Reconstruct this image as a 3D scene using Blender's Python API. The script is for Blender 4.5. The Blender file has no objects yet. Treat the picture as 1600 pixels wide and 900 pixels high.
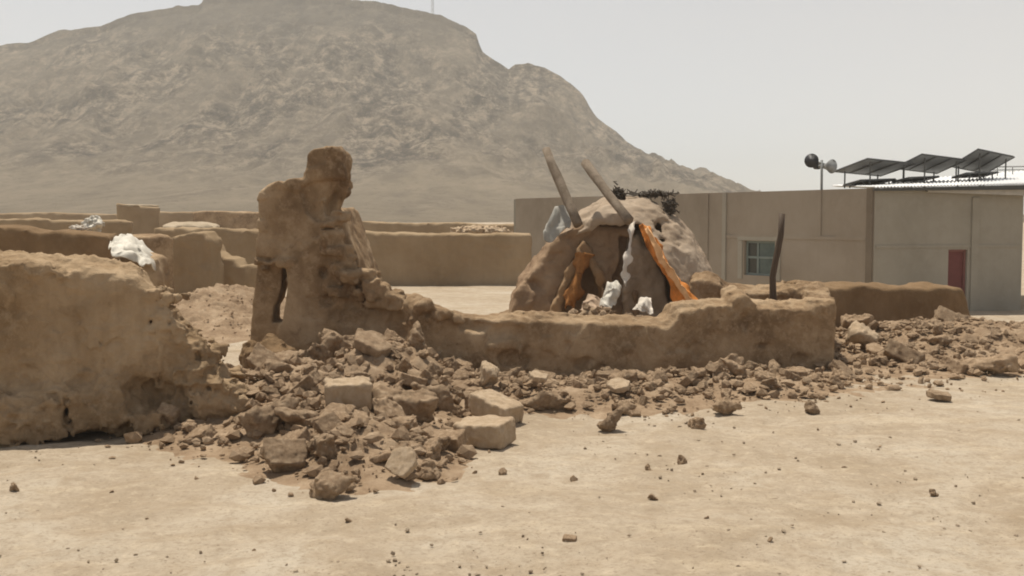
import bpy, math, random
import numpy as np
from mathutils import Vector, Matrix

random.seed(7)
rng = np.random.default_rng(11)
R = math.radians
C = bpy.context.scene.collection
scn = bpy.context.scene

# ------------------------------------------------------------------ camera
FPX, EYE, HORIZON = 1716.0, 1.70, 345.0
PITCH = math.atan((450 - HORIZON) / FPX)
cam_d = bpy.data.cameras.new('camera')
cam_d.sensor_width = 36.0
cam_d.lens = 36.0 * FPX / 1600.0
cam_d.clip_start, cam_d.clip_end = 0.1, 4000
cam = bpy.data.objects.new('camera', cam_d)
C.objects.link(cam)
cam.location = (0, 0, EYE)
cam.rotation_euler = (math.pi / 2 - PITCH, 0, 0)
scn.camera = cam

# ------------------------------------------------------------------ sky, sun, exposure
SUN_EL, SUN_AZ = R(73), R(-34)          # azimuth from +Y towards +X
w = bpy.data.worlds.new('World')
scn.world = w
w.use_nodes = True
nt = w.node_tree
for n in list(nt.nodes):
    nt.nodes.remove(n)
wo = nt.nodes.new('ShaderNodeOutputWorld')
bg = nt.nodes.new('ShaderNodeBackground')
sky = nt.nodes.new('ShaderNodeTexSky')
sky.sky_type = 'NISHITA'
sky.sun_disc = False
sky.sun_elevation = SUN_EL
sky.sun_rotation = SUN_AZ
sky.altitude = 1200
sky.air_density = 1.0
sky.dust_density = 1.6
sky.ozone_density = 1.0
bg.inputs['Strength'].default_value = 0.10
hsv = nt.nodes.new('ShaderNodeHueSaturation')      # dust-white sky: less blue than the clear-air model
hsv.inputs['Saturation'].default_value = 0.28
hsv.inputs['Value'].default_value = 1.12
nt.links.new(sky.outputs[0], hsv.inputs['Color'])
nt.links.new(hsv.outputs[0], bg.inputs['Color'])
nt.links.new(bg.outputs[0], wo.inputs['Surface'])
sd = bpy.data.lights.new('sun', 'SUN')
sd.energy = 4.9
sd.angle = R(0.6)
sd.color = (1.0, 0.93, 0.81)
so = bpy.data.objects.new('sun', sd)
C.objects.link(so)
sdir = Vector((math.sin(SUN_AZ) * math.cos(SUN_EL), math.cos(SUN_AZ) * math.cos(SUN_EL), math.sin(SUN_EL)))
so.rotation_euler = sdir.to_track_quat('Z', 'Y').to_euler()
so.location = (0, 0, 60)
scn.view_settings.view_transform = 'Standard'
scn.view_settings.look = 'None'
scn.view_settings.exposure = 0.0
scn.view_settings.gamma = 1.0
scn.render.engine = 'CYCLES'
scn.cycles.use_denoising = True
scn.cycles.max_bounces = 8
scn.cycles.diffuse_bounces = 4
scn.cycles.volume_bounces = 3
scn.cycles.filter_width = 1.9

# ------------------------------------------------------------------ pixel rays of the 1600x900 photograph
def ray(px, py):
    u, v = (px - 800) / FPX, (450 - py) / FPX
    ca, sa = math.cos(PITCH), math.sin(PITCH)
    d = np.array([u, ca + v * sa, -sa + v * ca])
    return d / d[1]

def P(px, py, dist):
    return np.array([0, 0, EYE]) + ray(px, py) * dist

# ------------------------------------------------------------------ noise
def _hash(ix, iy, iz, seed):
    h = (ix.astype(np.uint32) * np.uint32(374761393) + iy.astype(np.uint32) * np.uint32(668265263)
         + iz.astype(np.uint32) * np.uint32(2246822519) + np.uint32((seed * 3266489917) & 0xffffffff))
    h = (h ^ (h >> np.uint32(15))) * np.uint32(2246822519)
    h = (h ^ (h >> np.uint32(13))) * np.uint32(3266489917)
    h = h ^ (h >> np.uint32(16))
    return h.astype(np.float64) / 4294967295.0

def vnoise(x, y, z, seed=0):
    fx, fy, fz = np.floor(x), np.floor(y), np.floor(z)
    ix, iy, iz = fx.astype(np.int64), fy.astype(np.int64), fz.astype(np.int64)
    tx, ty, tz = x - fx, y - fy, z - fz
    sx, sy, sz = (t * t * t * (t * (t * 6 - 15) + 10) for t in (tx, ty, tz))
    def c(a, b, d):
        return _hash(ix + a, iy + b, iz + d, seed)
    x00 = c(0, 0, 0) * (1 - sx) + c(1, 0, 0) * sx
    x10 = c(0, 1, 0) * (1 - sx) + c(1, 1, 0) * sx
    x01 = c(0, 0, 1) * (1 - sx) + c(1, 0, 1) * sx
    x11 = c(0, 1, 1) * (1 - sx) + c(1, 1, 1) * sx
    y0 = x00 * (1 - sy) + x10 * sy
    y1 = x01 * (1 - sy) + x11 * sy
    return (y0 * (1 - sz) + y1 * sz) * 2 - 1

def fbm(x, y, z, freq, octv=4, seed=0, gain=0.5):
    a, s = 1.0, 0.0
    out = np.zeros(np.broadcast(x, y, z).shape)
    x, y, z = np.broadcast_arrays(x, y, z)
    for o in range(octv):
        out = out + a * vnoise(x * freq + 17.3 * o, y * freq - 9.1 * o, z * freq + 4.7 * o, seed + o)
        s += a
        a *= gain
        freq *= 2.03
    return out / s

def ridged(x, y, z, freq, octv=4, seed=0):
    a, s, out = 1.0, 0.0, 0
    for o in range(octv):
        out = out + a * (1 - np.abs(vnoise(x * freq + 3.3 * o, y * freq, z * freq, seed + o)) * 2)
        s += a
        a *= 0.5
        freq *= 2.1
    return out / s

# ------------------------------------------------------------------ mesh helpers
def mk_mesh(name, V, F, smooth=True):
    V = np.asarray(V, dtype=np.float32)
    F = np.asarray(F, dtype=np.int32)
    me = bpy.data.meshes.new(name)
    me.vertices.add(len(V))
    me.vertices.foreach_set('co', V.ravel())
    k = F.shape[1]
    me.loops.add(F.size)
    me.loops.foreach_set('vertex_index', F.ravel())
    me.polygons.add(len(F))
    me.polygons.foreach_set('loop_start', np.arange(0, F.size, k, dtype=np.int32))
    me.polygons.foreach_set('loop_total', np.full(len(F), k, dtype=np.int32))
    me.polygons.foreach_set('use_smooth', np.full(len(F), smooth, dtype=bool))
    me.update(calc_edges=True)
    me.validate()
    return me

def link(name, me, mat, parent=None, loc=None):
    o = bpy.data.objects.new(name, me)
    C.objects.link(o)
    if mat is not None:
        me.materials.clear()
        me.materials.append(mat)
    if loc is not None:
        o.location = loc
    if parent is not None:
        o.parent = parent
    return o

def tag(o, label=None, cat=None, group=None, kind=None):
    if label: o['label'] = label
    if cat: o['category'] = cat
    if group: o['group'] = group
    if kind: o['kind'] = kind
    return o

def empty(name, loc, label, cat, group=None):
    o = bpy.data.objects.new(name, None)
    C.objects.link(o)
    o.empty_display_size = 0.2
    o.location = loc
    return tag(o, label, cat, group)

class MB:
    """collects boxes, tubes and quads into one mesh (world coordinates)"""
    def __init__(s):
        s.V, s.F, s.n = [], [], 0
    def add(s, V, F):
        s.V.append(np.asarray(V, float)); s.F.append(np.asarray(F, int) + s.n); s.n += len(V)
        return s
    def hexa(s, p):
        """p: 8 points, bottom ring 0..3 then top ring 4..7"""
        return s.add(p, [[0, 3, 2, 1], [4, 5, 6, 7], [0, 1, 5, 4], [1, 2, 6, 5], [2, 3, 7, 6], [3, 0, 4, 7]])
    def box(s, c, size, rz=0.0):
        cx, cy, cz = c
        hx, hy, hz = size[0] / 2, size[1] / 2, size[2] / 2
        pts = []
        for z in (-hz, hz):
            for x, y in ((-hx, -hy), (hx, -hy), (hx, hy), (-hx, hy)):
                pts.append((cx + x * math.cos(rz) - y * math.sin(rz), cy + x * math.sin(rz) + y * math.cos(rz), cz + z))
        return s.hexa(pts)
    def wallbox(s, a, b, z0, z1, th, off=0.0):
        """box standing on the plan line a-b, front face shifted by off towards the camera side"""
        a, b = np.array(a, float), np.array(b, float)
        t = (b - a) / np.linalg.norm(b - a)
        n = np.array([-t[1], t[0]])
        if n[1] < 0: n = -n
        f0, f1 = a - n * off, b - n * off
        k0, k1 = a + n * (th - off), b + n * (th - off)
        pts = [(*q, z) for z in (z0, z1) for q in (f0, f1, k1, k0)]
        return s.hexa(pts)
    def tube(s, path, rad, seg=8, cap=True, jitter=0.0):
        path = np.asarray(path, float)
        rad = np.broadcast_to(rad, (len(path),))
        rings = []
        up = np.array([0.31, 0.2, 0.93])
        for i, p in enumerate(path):
            t = path[min(i + 1, len(path) - 1)] - path[max(i - 1, 0)]
            t = t / np.linalg.norm(t)
            a = np.cross(t, up); a /= np.linalg.norm(a)
            b = np.cross(t, a)
            ang = np.linspace(0, 2 * math.pi, seg, endpoint=False)
            r = rad[i] * (1 + jitter * rng.uniform(-1, 1, seg))
            rings.append(p + np.outer(np.cos(ang) * r, a) + np.outer(np.sin(ang) * r, b))
        V = np.concatenate(rings)
        F = []
        for i in range(len(path) - 1):
            for k in range(seg):
                k2 = (k + 1) % seg
                F.append([i * seg + k, i * seg + k2, (i + 1) * seg + k2, (i + 1) * seg + k])
        if cap:
            c0, c1 = len(V), len(V) + 1
            V = np.vstack([V, path[0], path[-1]])
            e = (len(path) - 1) * seg
            for k in range(0, seg, 2):
                k1, k2 = (k + 1) % seg, (k + 2) % seg
                F.append([c0, k2, k1, k])
                F.append([c1, e + k, e + k1, e + k2])
        return s.add(V, F)
    def mesh(s, name, smooth=False, origin=(0, 0, 0)):
        V = np.concatenate(s.V) - np.array(origin)
        return mk_mesh(name, V, np.concatenate(s.F), smooth)
    def build(s, name, mat, parent=None, smooth=False, bevel=0.0):
        if parent is not None:
            org = np.array(parent.matrix_basis.translation)
            q = parent
            while q.parent is not None:
                q = q.parent
                org = org + np.array(q.matrix_basis.translation)
            o = link(name, s.mesh(name, smooth, org), mat, parent)
        else:
            V = np.concatenate(s.V)
            org = np.array([(V[:, 0].min() + V[:, 0].max()) / 2, (V[:, 1].min() + V[:, 1].max()) / 2, V[:, 2].min()])
            o = link(name, s.mesh(name, smooth, org), mat, None, org)
        if bevel:
            m = o.modifiers.new('bevel', 'BEVEL')
            m.width = bevel
            m.segments = 2
            m.limit_method = 'ANGLE'
        return o

# ------------------------------------------------------------------ implicit surfaces (surface nets)
_CORN = np.array([(i, j, k) for i in (0, 1) for j in (0, 1) for k in (0, 1)])
_EDGES = [(a, b) for a in range(8) for b in range(a + 1, 8) if np.abs(_CORN[a] - _CORN[b]).sum() == 1]

def nets(f, lo, step):
    inside = f < 0
    nx, ny, nz = f.shape
    cnt = np.zeros((nx - 1, ny - 1, nz - 1), np.int8)
    for i, j, k in _CORN:
        cnt += inside[i:nx - 1 + i, j:ny - 1 + j, k:nz - 1 + k]
    act = (cnt > 0) & (cnt < 8)
    idx = np.argwhere(act)
    vid = np.full(act.shape, -1, np.int64)
    vid[act] = np.arange(len(idx))
    vals = np.stack([f[idx[:, 0] + c[0], idx[:, 1] + c[1], idx[:, 2] + c[2]] for c in _CORN], 1)
    acc = np.zeros((len(idx), 3)); num = np.zeros(len(idx))
    for a, b in _EDGES:
        va, vb = vals[:, a], vals[:, b]
        m = (va < 0) != (vb < 0)
        t = np.where(m, va / np.where(m, va - vb, 1), 0)
        p = _CORN[a] + t[:, None] * (_CORN[b] - _CORN[a])
        acc += np.where(m[:, None], p, 0); num += m
    V = (idx + acc / num[:, None]) * step + np.array(lo)
    F = []
    for ax in range(3):
        b_, c_ = (ax + 1) % 3, (ax + 2) % 3
        sl0 = [slice(1, s - 1) for s in f.shape]; sl1 = list(sl0)
        sl0[ax] = slice(0, f.shape[ax] - 1); sl1[ax] = slice(1, f.shape[ax])
        A, B = inside[tuple(sl0)], inside[tuple(sl1)]
        e = np.argwhere(A != B)
        if not len(e): continue
        flip = A[e[:, 0], e[:, 1], e[:, 2]]
        g = e.copy(); g[:, b_] += 1; g[:, c_] += 1
        def cell(db, dc):
            q = g.copy(); q[:, b_] -= db; q[:, c_] -= dc
            return vid[q[:, 0], q[:, 1], q[:, 2]]
        q = np.stack([cell(1, 1), cell(0, 1), cell(0, 0), cell(1, 0)], 1)
        q[~flip] = q[~flip][:, ::-1]
        F.append(q)
    return V, np.concatenate(F)

def sdf_mesh(name, fn, lo, hi, step, noise=None, origin=None, pl=None):
    """fn(X,Y,Z)->distance; noise(x,y,z)->offset added near the surface only"""
    lo, hi = np.array(lo, float), np.array(hi, float)
    n = np.ceil((hi - lo) / step).astype(int) + 1
    ax = [lo[i] + np.arange(n[i]) * step for i in range(3)]
    X, Y, Z = np.meshgrid(*ax, indexing='ij')
    if pl is not None:          # the grid lies along a wall plane: (u, w, z)
        X, Y = pl.a[0] + X * pl.t[0] + Y * pl.n[0], pl.a[1] + X * pl.t[1] + Y * pl.n[1]
    f = fn(X, Y, Z)
    if noise is not None:
        m = np.abs(f) < 0.3
        f[m] += noise(X[m], Y[m], Z[m])
    for a in range(3):       # close the box
        s = [slice(None)] * 3
        s[a] = 0; f[tuple(s)] = np.maximum(f[tuple(s)], step * .5)
        s[a] = -1; f[tuple(s)] = np.maximum(f[tuple(s)], step * .5)
    V, F = nets(f, lo, step)
    if pl is not None:
        V = np.stack([pl.a[0] + V[:, 0] * pl.t[0] + V[:, 1] * pl.n[0], pl.a[1] + V[:, 0] * pl.t[1] + V[:, 1] * pl.n[1], V[:, 2]], 1)
    org = np.array(origin) if origin is not None else np.array([(V[:, 0].min() + V[:, 0].max()) / 2, (V[:, 1].min() + V[:, 1].max()) / 2, V[:, 2].min()])
    return mk_mesh(name, V - org, F), org

def smin(a, b, k):
    h = np.clip(0.5 + 0.5 * (b - a) / k, 0, 1)
    return b * (1 - h) + a * h - k * h * (1 - h)
def smax(a, b, k):
    return -smin(-a, -b, k)
def ell(X, Y, Z, c, r):
    q = np.sqrt(((X - c[0]) / r[0]) ** 2 + ((Y - c[1]) / r[1]) ** 2 + ((Z - c[2]) / r[2]) ** 2)
    return (q - 1) * min(r)
def boxd(X, Y, Z, c, h, rz=0.0):
    dx, dy = X - c[0], Y - c[1]
    lx = np.abs(dx * math.cos(rz) + dy * math.sin(rz)) - h[0]
    ly = np.abs(-dx * math.sin(rz) + dy * math.cos(rz)) - h[1]
    lz = np.abs(Z - c[2]) - h[2]
    o = np.sqrt(np.maximum(lx, 0) ** 2 + np.maximum(ly, 0) ** 2 + np.maximum(lz, 0) ** 2)
    return o + np.minimum(np.maximum(lx, np.maximum(ly, lz)), 0)
def polyd(U, Vv, poly):
    poly = np.asarray(poly, float)
    d = np.full(U.shape, 1e9); s = np.ones(U.shape)
    n = len(poly)
    for i in range(n):
        a, b = poly[i], poly[i - 1]
        e = b - a
        wx, wy = U - a[0], Vv - a[1]
        t = np.clip((wx * e[0] + wy * e[1]) / (e @ e + 1e-12), 0, 1)
        d = np.minimum(d, (wx - e[0] * t) ** 2 + (wy - e[1] * t) ** 2)
        c1, c2, c3 = Vv >= a[1], Vv < b[1], e[0] * wy > e[1] * wx
        fl = (c1 & c2 & c3) | (~c1 & ~c2 & ~c3)
        s = np.where(fl, -s, s)
    return s * np.sqrt(d)

class Plane:
    """vertical plane through plan points a, b; w grows away from the camera"""
    def __init__(s, a, b):
        s.a, s.b = np.array(a, float), np.array(b, float)
        s.L = np.linalg.norm(s.b - s.a)
        s.t = (s.b - s.a) / s.L
        s.n = np.array([-s.t[1], s.t[0]])
        if s.n[1] < 0: s.n = -s.n
    def hit(s, px, py):
        d = ray(px, py)
        k = (s.a @ s.n) / (d[:2] @ s.n)
        p = np.array([0, 0, EYE]) + d * k
        return np.array([(p[:2] - s.a) @ s.t, p[2]])
    def world(s, px, py):
        d = ray(px, py)
        return np.array([0, 0, EYE]) + d * ((s.a @ s.n) / (d[:2] @ s.n))
    def top(s, pix, zbot):
        q = [s.hit(*p) for p in pix]
        return [(q[0][0], zbot)] + [tuple(v) for v in q] + [(q[-1][0], zbot)]
    def loc(s, X, Y):
        dx, dy = X - s.a[0], Y - s.a[1]
        return dx * s.t[0] + dy * s.t[1], dx * s.n[0] + dy * s.n[1]

def slab(pl, poly, th, k=0.05, warp=0.03, seed=1, c=0.0, sl=0.0):
    """wall solid; c, sl: the top is worn down towards the front over depth c with slope sl"""
    def f(X, Y, Z):
        U, W = pl.loc(X, Y)
        W = W + warp * fbm(X, Y, Z, 1.3, 2, seed)
        Z2 = Z
        if c:
            q = np.clip(c - W, 0, c + .15)
            Z2 = Z + sl * q * (0.8 + 0.5 * fbm(X, Y, 0 * X, 2.5, 2, seed + 5))
        return smax(polyd(U, Z2, poly), np.abs(W - th / 2) - th / 2, k)
    return f

def flakes(x, y, z, seed, depth=0.018, freq=1.7, lo=0.05, hi=0.09):
    """plaster fallen off in patches with crisp edges (offset into the wall)"""
    q = np.clip((fbm(x, y, z, freq, 4, seed, 0.55) - lo) / (hi - lo), 0, 1)
    return depth * q

def rough(a1=0.035, f1=3.0, a2=0.014, f2=14.0, seed=3):
    return lambda x, y, z: a1 * fbm(x, y, z, f1, 3, seed) + a2 * fbm(x, y, z, f2, 3, seed + 20)

# ------------------------------------------------------------------ materials
def newmat(name):
    m = bpy.data.materials.new(name)
    m.use_nodes = True
    t = m.node_tree
    b = t.nodes['Principled BSDF']
    b.inputs['Roughness'].default_value = 0.95
    b.inputs['Specular IOR Level'].default_value = 0.15
    return m, t, b

def nnoise(t, vec, scale, detail=6, rough=0.6, lac=2.0, dist=0.0):
    n = t.nodes.new('ShaderNodeTexNoise')
    n.inputs['Scale'].default_value = scale
    n.inputs['Detail'].default_value = detail
    n.inputs['Roughness'].default_value = rough
    n.inputs['Lacunarity'].default_value = lac
    n.inputs['Distortion'].default_value = dist
    t.links.new(vec, n.inputs['Vector'])
    return n.outputs['Fac']

def mapped(t, vec, scale=(1, 1, 1), rot=(0, 0, 0)):
    mp = t.nodes.new('ShaderNodeMapping')
    mp.inputs['Scale'].default_value = scale
    mp.inputs['Rotation'].default_value = rot
    t.links.new(vec, mp.inputs['Vector'])
    return mp.outputs[0]

def ramp(t, fac, stops):
    r = t.nodes.new('ShaderNodeValToRGB')
    e = r.color_ramp.elements
    while len(e) < len(stops):
        e.new(0.5)
    for i, (p, c) in enumerate(stops):
        e[i].position = p
        e[i].color = (*c, 1) if len(c) == 3 else c
    t.links.new(fac, r.inputs[0])
    return r.outputs[0]

def rmp(t, fac, a, b):
    n = t.nodes.new('ShaderNodeMapRange')
    n.inputs['From Min'].default_value = a
    n.inputs['From Max'].default_value = b
    t.links.new(fac, n.inputs['Value'])
    return n.outputs[0]

def mix(t, fac, a, b, mode='MIX'):
    n = t.nodes.new('ShaderNodeMix')
    n.data_type = 'RGBA'
    n.blend_type = mode
    for key, val in ((0, fac), (6, a), (7, b)):
        s = n.inputs[key]
        if isinstance(val, bpy.types.NodeSocket):
            t.links.new(val, s)
        elif isinstance(val, (int, float)):
            s.default_value = val
        else:
            s.default_value = (*val, 1)
    return n.outputs[2]

def math_(t, op, a, b=None):
    n = t.nodes.new('ShaderNodeMath')
    n.operation = op
    for i, v in enumerate((a, b)):
        if v is None: continue
        if isinstance(v, bpy.types.NodeSocket): t.links.new(v, n.inputs[i])
        else: n.inputs[i].default_value = v
    return n.outputs[0]

def bump(t, b, h, strength=0.5, dist=0.02, prev=None):
    n = t.nodes.new('ShaderNodeBump')
    n.inputs['Strength'].default_value = strength
    n.inputs['Distance'].default_value = dist
    t.links.new(h, n.inputs['Height'])
    if prev is not None:
        t.links.new(prev, n.inputs['Normal'])
    t.links.new(n.outputs[0], b.inputs['Normal'])
    return n.outputs[0]

def position(t):
    return t.nodes.new('ShaderNodeNewGeometry').outputs['Position']

def objcoord(t):
    return t.nodes.new('ShaderNodeTexCoord').outputs['Object']

def mud(name, dark, mid, light, scale=1.0, patch=0.5, grain=0.5, use_obj=False, vary=0.0, streak=0.0):
    m, t, b = newmat(name)
    v = objcoord(t) if use_obj else position(t)
    big = nnoise(t, v, 1.1 * scale, 5, 0.6, dist=0.4)
    col = ramp(t, big, [(0.3, dark), (0.5, mid), (0.72, light)])
    f1 = nnoise(t, v, 9 * scale, 8, 0.7)
    col = mix(t, math_(t, 'MULTIPLY', rmp(t, f1, 0.48, 0.72), patch), col, light)
    f2 = nnoise(t, v, 4 * scale, 6, 0.65, dist=1.0)
    col = mix(t, math_(t, 'MULTIPLY', rmp(t, f2, 0.55, 0.75), patch), col, dark)
    if streak:
        sv = mapped(t, v, (7, 7, 0.5))
        sn = nnoise(t, sv, 1.0, 5, 0.6)
        col = mix(t, math_(t, 'MULTIPLY', rmp(t, sn, 0.5, 0.75), streak), col, dark)
    if vary:
        oi = t.nodes.new('ShaderNodeObjectInfo')
        hs = t.nodes.new('ShaderNodeHueSaturation')
        t.links.new(rmp(t, oi.outputs['Random'], 0, 1), hs.inputs['Fac'])
        hs.inputs['Fac'].default_value = 1
        for l in list(hs.inputs['Fac'].links): t.links.remove(l)
        vv = t.nodes.new('ShaderNodeMapRange')
        vv.inputs['To Min'].default_value = 1 - vary
        vv.inputs['To Max'].default_value = 1 + vary
        t.links.new(oi.outputs['Random'], vv.inputs['Value'])
        t.links.new(vv.outputs[0], hs.inputs['Value'])
        t.links.new(col, hs.inputs['Color'])
        col = hs.outputs[0]
    t.links.new(col, b.inputs['Base Color'])
    vc = t.nodes.new('ShaderNodeTexVoronoi')
    vc.feature = 'DISTANCE_TO_EDGE'
    vc.inputs['Scale'].default_value = 2.6 * scale
    wv = t.nodes.new('ShaderNodeTexNoise'); wv.inputs['Scale'].default_value = 3.0 * scale; wv.inputs['Detail'].default_value = 5
    t.links.new(v, wv.inputs['Vector'])
    t.links.new(mix(t, 0.22, v, wv.outputs['Color'], 'ADD'), vc.inputs['Vector'])
    crk = math_(t, 'MULTIPLY', math_(t, 'LESS_THAN', vc.outputs['Distance'], 0.012), rmp(t, nnoise(t, v, 1.3 * scale, 3, 0.5), 0.5, 0.58))
    g = nnoise(t, v, 55 * scale, 6, 0.7)
    g = math_(t, 'SUBTRACT', g, math_(t, 'MULTIPLY', crk, 1.5))
    st = nnoise(t, mapped(t, v, (30, 30, 130), (0.4, 0.7, 0.2)), 1.0, 4, 0.6)
    h = math_(t, 'ADD', g, math_(t, 'MULTIPLY', st, 0.5))
    nn = bump(t, b, f1, 0.6 * grain, 0.05)
    bump(t, b, h, 0.8 * grain, 0.018, nn)
    return m

def plain(name, col, rough=0.7, spec=0.3, metal=0.0, var=0.12, scale=6.0):
    m, t, b = newmat(name)
    v = objcoord(t)
    n = nnoise(t, v, scale, 6, 0.65)
    lo = tuple(c * (1 - var) for c in col); hi = tuple(min(1, c * (1 + var)) for c in col)
    t.links.new(ramp(t, n, [(0.3, lo), (0.7, hi)]), b.inputs['Base Color'])
    b.inputs['Roughness'].default_value = rough
    b.inputs['Specular IOR Level'].default_value = spec
    b.inputs['Metallic'].default_value = metal
    bump(t, b, n, 0.2, 0.01)
    return m

M_wall = mud('mud_plaster', (0.225, 0.15, 0.083), (0.335, 0.231, 0.134), (0.49, 0.364, 0.234), 1.0, 0.75, 0.8, streak=0.3)
M_ruin = mud('old_mud_plaster', (0.155, 0.095, 0.051), (0.32, 0.217, 0.125), (0.49, 0.362, 0.234), 1.4, 0.7, 0.8, streak=0.2)
M_far = mud('distant_mud_plaster', (0.24, 0.167, 0.095), (0.295, 0.211, 0.125), (0.38, 0.285, 0.182), 0.5, 0.3, 0.4, streak=0.25)
M_dark = mud('dark_mud', (0.165, 0.103, 0.053), (0.21, 0.135, 0.071), (0.28, 0.187, 0.105), 1.0, 0.4, 0.7, streak=0.3)
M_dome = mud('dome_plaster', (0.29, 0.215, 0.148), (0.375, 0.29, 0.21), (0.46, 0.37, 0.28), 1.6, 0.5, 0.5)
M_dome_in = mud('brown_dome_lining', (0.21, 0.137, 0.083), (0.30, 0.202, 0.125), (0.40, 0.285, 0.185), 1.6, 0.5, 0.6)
M_clod = mud('broken_mud_brick', (0.235, 0.156, 0.093), (0.345, 0.24, 0.15), (0.50, 0.372, 0.25), 3.0, 0.6, 0.7, use_obj=True, vary=0.2)
M_earth = mud('loose_rubble_earth', (0.225, 0.15, 0.09), (0.32, 0.223, 0.14), (0.45, 0.335, 0.225), 3.0, 0.6, 0.7)
M_pale = mud('pale_dry_brick', (0.40, 0.29, 0.185), (0.48, 0.36, 0.24), (0.56, 0.44, 0.31), 3.0, 0.5, 0.6, use_obj=True)
M_conc = mud('grey_cement_render', (0.25, 0.207, 0.157), (0.30, 0.252, 0.195), (0.345, 0.295, 0.235), 0.45, 0.4, 0.4, streak=0.22)
M_conc2 = mud('greyer_cement_render', (0.27, 0.245, 0.197), (0.325, 0.297, 0.243), (0.375, 0.345, 0.287), 0.45, 0.4, 0.4, streak=0.22)
M_post = mud('stained_corner_render', (0.16, 0.128, 0.092), (0.20, 0.162, 0.12), (0.24, 0.20, 0.15), 1.0, 0.3, 0.3, streak=0.4)
M_wood = mud('weathered_beam_wood', (0.16, 0.12, 0.085), (0.24, 0.19, 0.14), (0.33, 0.27, 0.21), 5.0, 0.5, 0.6, use_obj=True, streak=0.4)
M_stick = plain('dark_stick_wood', (0.075, 0.05, 0.032))
M_twig = plain('dry_dark_twigs', (0.07, 0.055, 0.04))
M_white = plain('white_plastic_sheet', (0.58, 0.54, 0.46), 0.6, 0.3, 0, 0.28)
M_offw = plain('off_white_cloth', (0.62, 0.56, 0.48), 0.9, 0.1, 0, 0.12)
M_grub = plain('grubby_cloth', (0.42, 0.31, 0.22), 0.9, 0.1, 0, 0.25)
M_blue = plain('faded_grey_sheet', (0.40, 0.385, 0.34), 0.8, 0.2, 0, 0.2)
M_orange = plain('orange_cloth', (0.56, 0.21, 0.052), 0.9, 0.1, 0, 0.5, 7)
M_ochcl = plain('brown_orange_cloth', (0.30, 0.135, 0.045), 0.9, 0.1, 0, 0.35, 9)
M_orange_lit = plain('sunlit_orange_cloth', (0.74, 0.44, 0.22), 0.9, 0.1, 0, 0.15, 9)  # paler copy of the orange: sunlight on the cloth put into colour
M_roof = plain('white_roof_sheet', (0.78, 0.78, 0.77), 0.5, 0.4, 0, 0.05)
M_steel = plain('grey_steel', (0.22, 0.22, 0.21), 0.55, 0.5, 0.3)
M_fasc = plain('pale_fascia_board', (0.42, 0.39, 0.34), 0.8, 0.2)
M_darkm = plain('dark_gutter', (0.06, 0.06, 0.055), 0.6, 0.4)
M_panel = plain('panel_backsheet', (0.16, 0.163, 0.16), 0.6, 0.3)
M_cell = plain('panel_cells', (0.02, 0.025, 0.05), 0.2, 0.6)
M_horn = plain('dark_horn', (0.03, 0.03, 0.035), 0.5, 0.4)
M_hornl = plain('light_grey_horn', (0.24, 0.245, 0.245), 0.5, 0.4)
M_wframe = plain('grey_green_window_frame', (0.17, 0.205, 0.19), 0.6, 0.3)
M_glass = plain('dim_green_glass', (0.085, 0.12, 0.115), 0.15, 0.6, 0, 0.3, 3)
M_dkglass = plain('dark_window_opening', (0.035, 0.04, 0.035), 0.2, 0.5)
M_door = plain('dark_red_door_paint', (0.16, 0.045, 0.04), 0.6, 0.3)
M_doorf = plain('red_door_frame', (0.22, 0.09, 0.075), 0.6, 0.3)

# ground material
def ground_mat():
    m, t, b = newmat('sandy_earth')
    v = position(t)
    big = nnoise(t, v, 0.6, 6, 0.65, dist=0.8)
    col = ramp(t, big, [(0.36, (0.345, 0.272, 0.19)), (0.5, (0.418, 0.342, 0.253)), (0.64, (0.465, 0.398, 0.31))])
    med = nnoise(t, v, 3.0, 7, 0.7, dist=0.5)
    col = mix(t, math_(t, 'MULTIPLY', rmp(t, med, 0.47, 0.7), 0.75), col, (0.33, 0.25, 0.165))
    # scuffed tracks
    tr = nnoise(t, mapped(t, v, (0.35, 2.2, 1), (0, 0, 0.15)), 1.2, 6, 0.65)
    col = mix(t, math_(t, 'MULTIPLY', rmp(t, tr, 0.55, 0.7), 0.5), col, (0.56, 0.46, 0.33))
    m2 = nnoise(t, v, 9.0, 8, 0.75, dist=0.3)
    col = mix(t, math_(t, 'MULTIPLY', rmp(t, m2, 0.5, 0.66), 0.6), col, (0.30, 0.235, 0.165))
    col = mix(t, math_(t, 'MULTIPLY', rmp(t, m2, 0.46, 0.34), 0.5), col, (0.56, 0.465, 0.34))
    fine = nnoise(t, v, 34, 6, 0.75)
    col = mix(t, math_(t, 'MULTIPLY', rmp(t, fine, 0.52, 0.66), 0.7), col, (0.25, 0.19, 0.13))
    # small dark grit
    vo = t.nodes.new('ShaderNodeTexVoronoi')
    vo.inputs['Scale'].default_value = 22
    t.links.new(v, vo.inputs['Vector'])
    msk = math_(t, 'MULTIPLY', math_(t, 'LESS_THAN', vo.outputs['Distance'], 0.16), rmp(t, nnoise(t, v, 1.6, 4, 0.6), 0.47, 0.6))
    col = mix(t, math_(t, 'MULTIPLY', msk, 0.7), col, (0.2, 0.145, 0.1))
    t.links.new(col, b.inputs['Base Color'])
    h = math_(t, 'ADD', math_(t, 'MULTIPLY', fine, 0.6), med)
    nn = bump(t, b, h, 0.6, 0.03)
    bump(t, b, nnoise(t, v, 90, 4, 0.7), 0.5, 0.008, nn)
    return m
M_ground = ground_mat()

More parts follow.
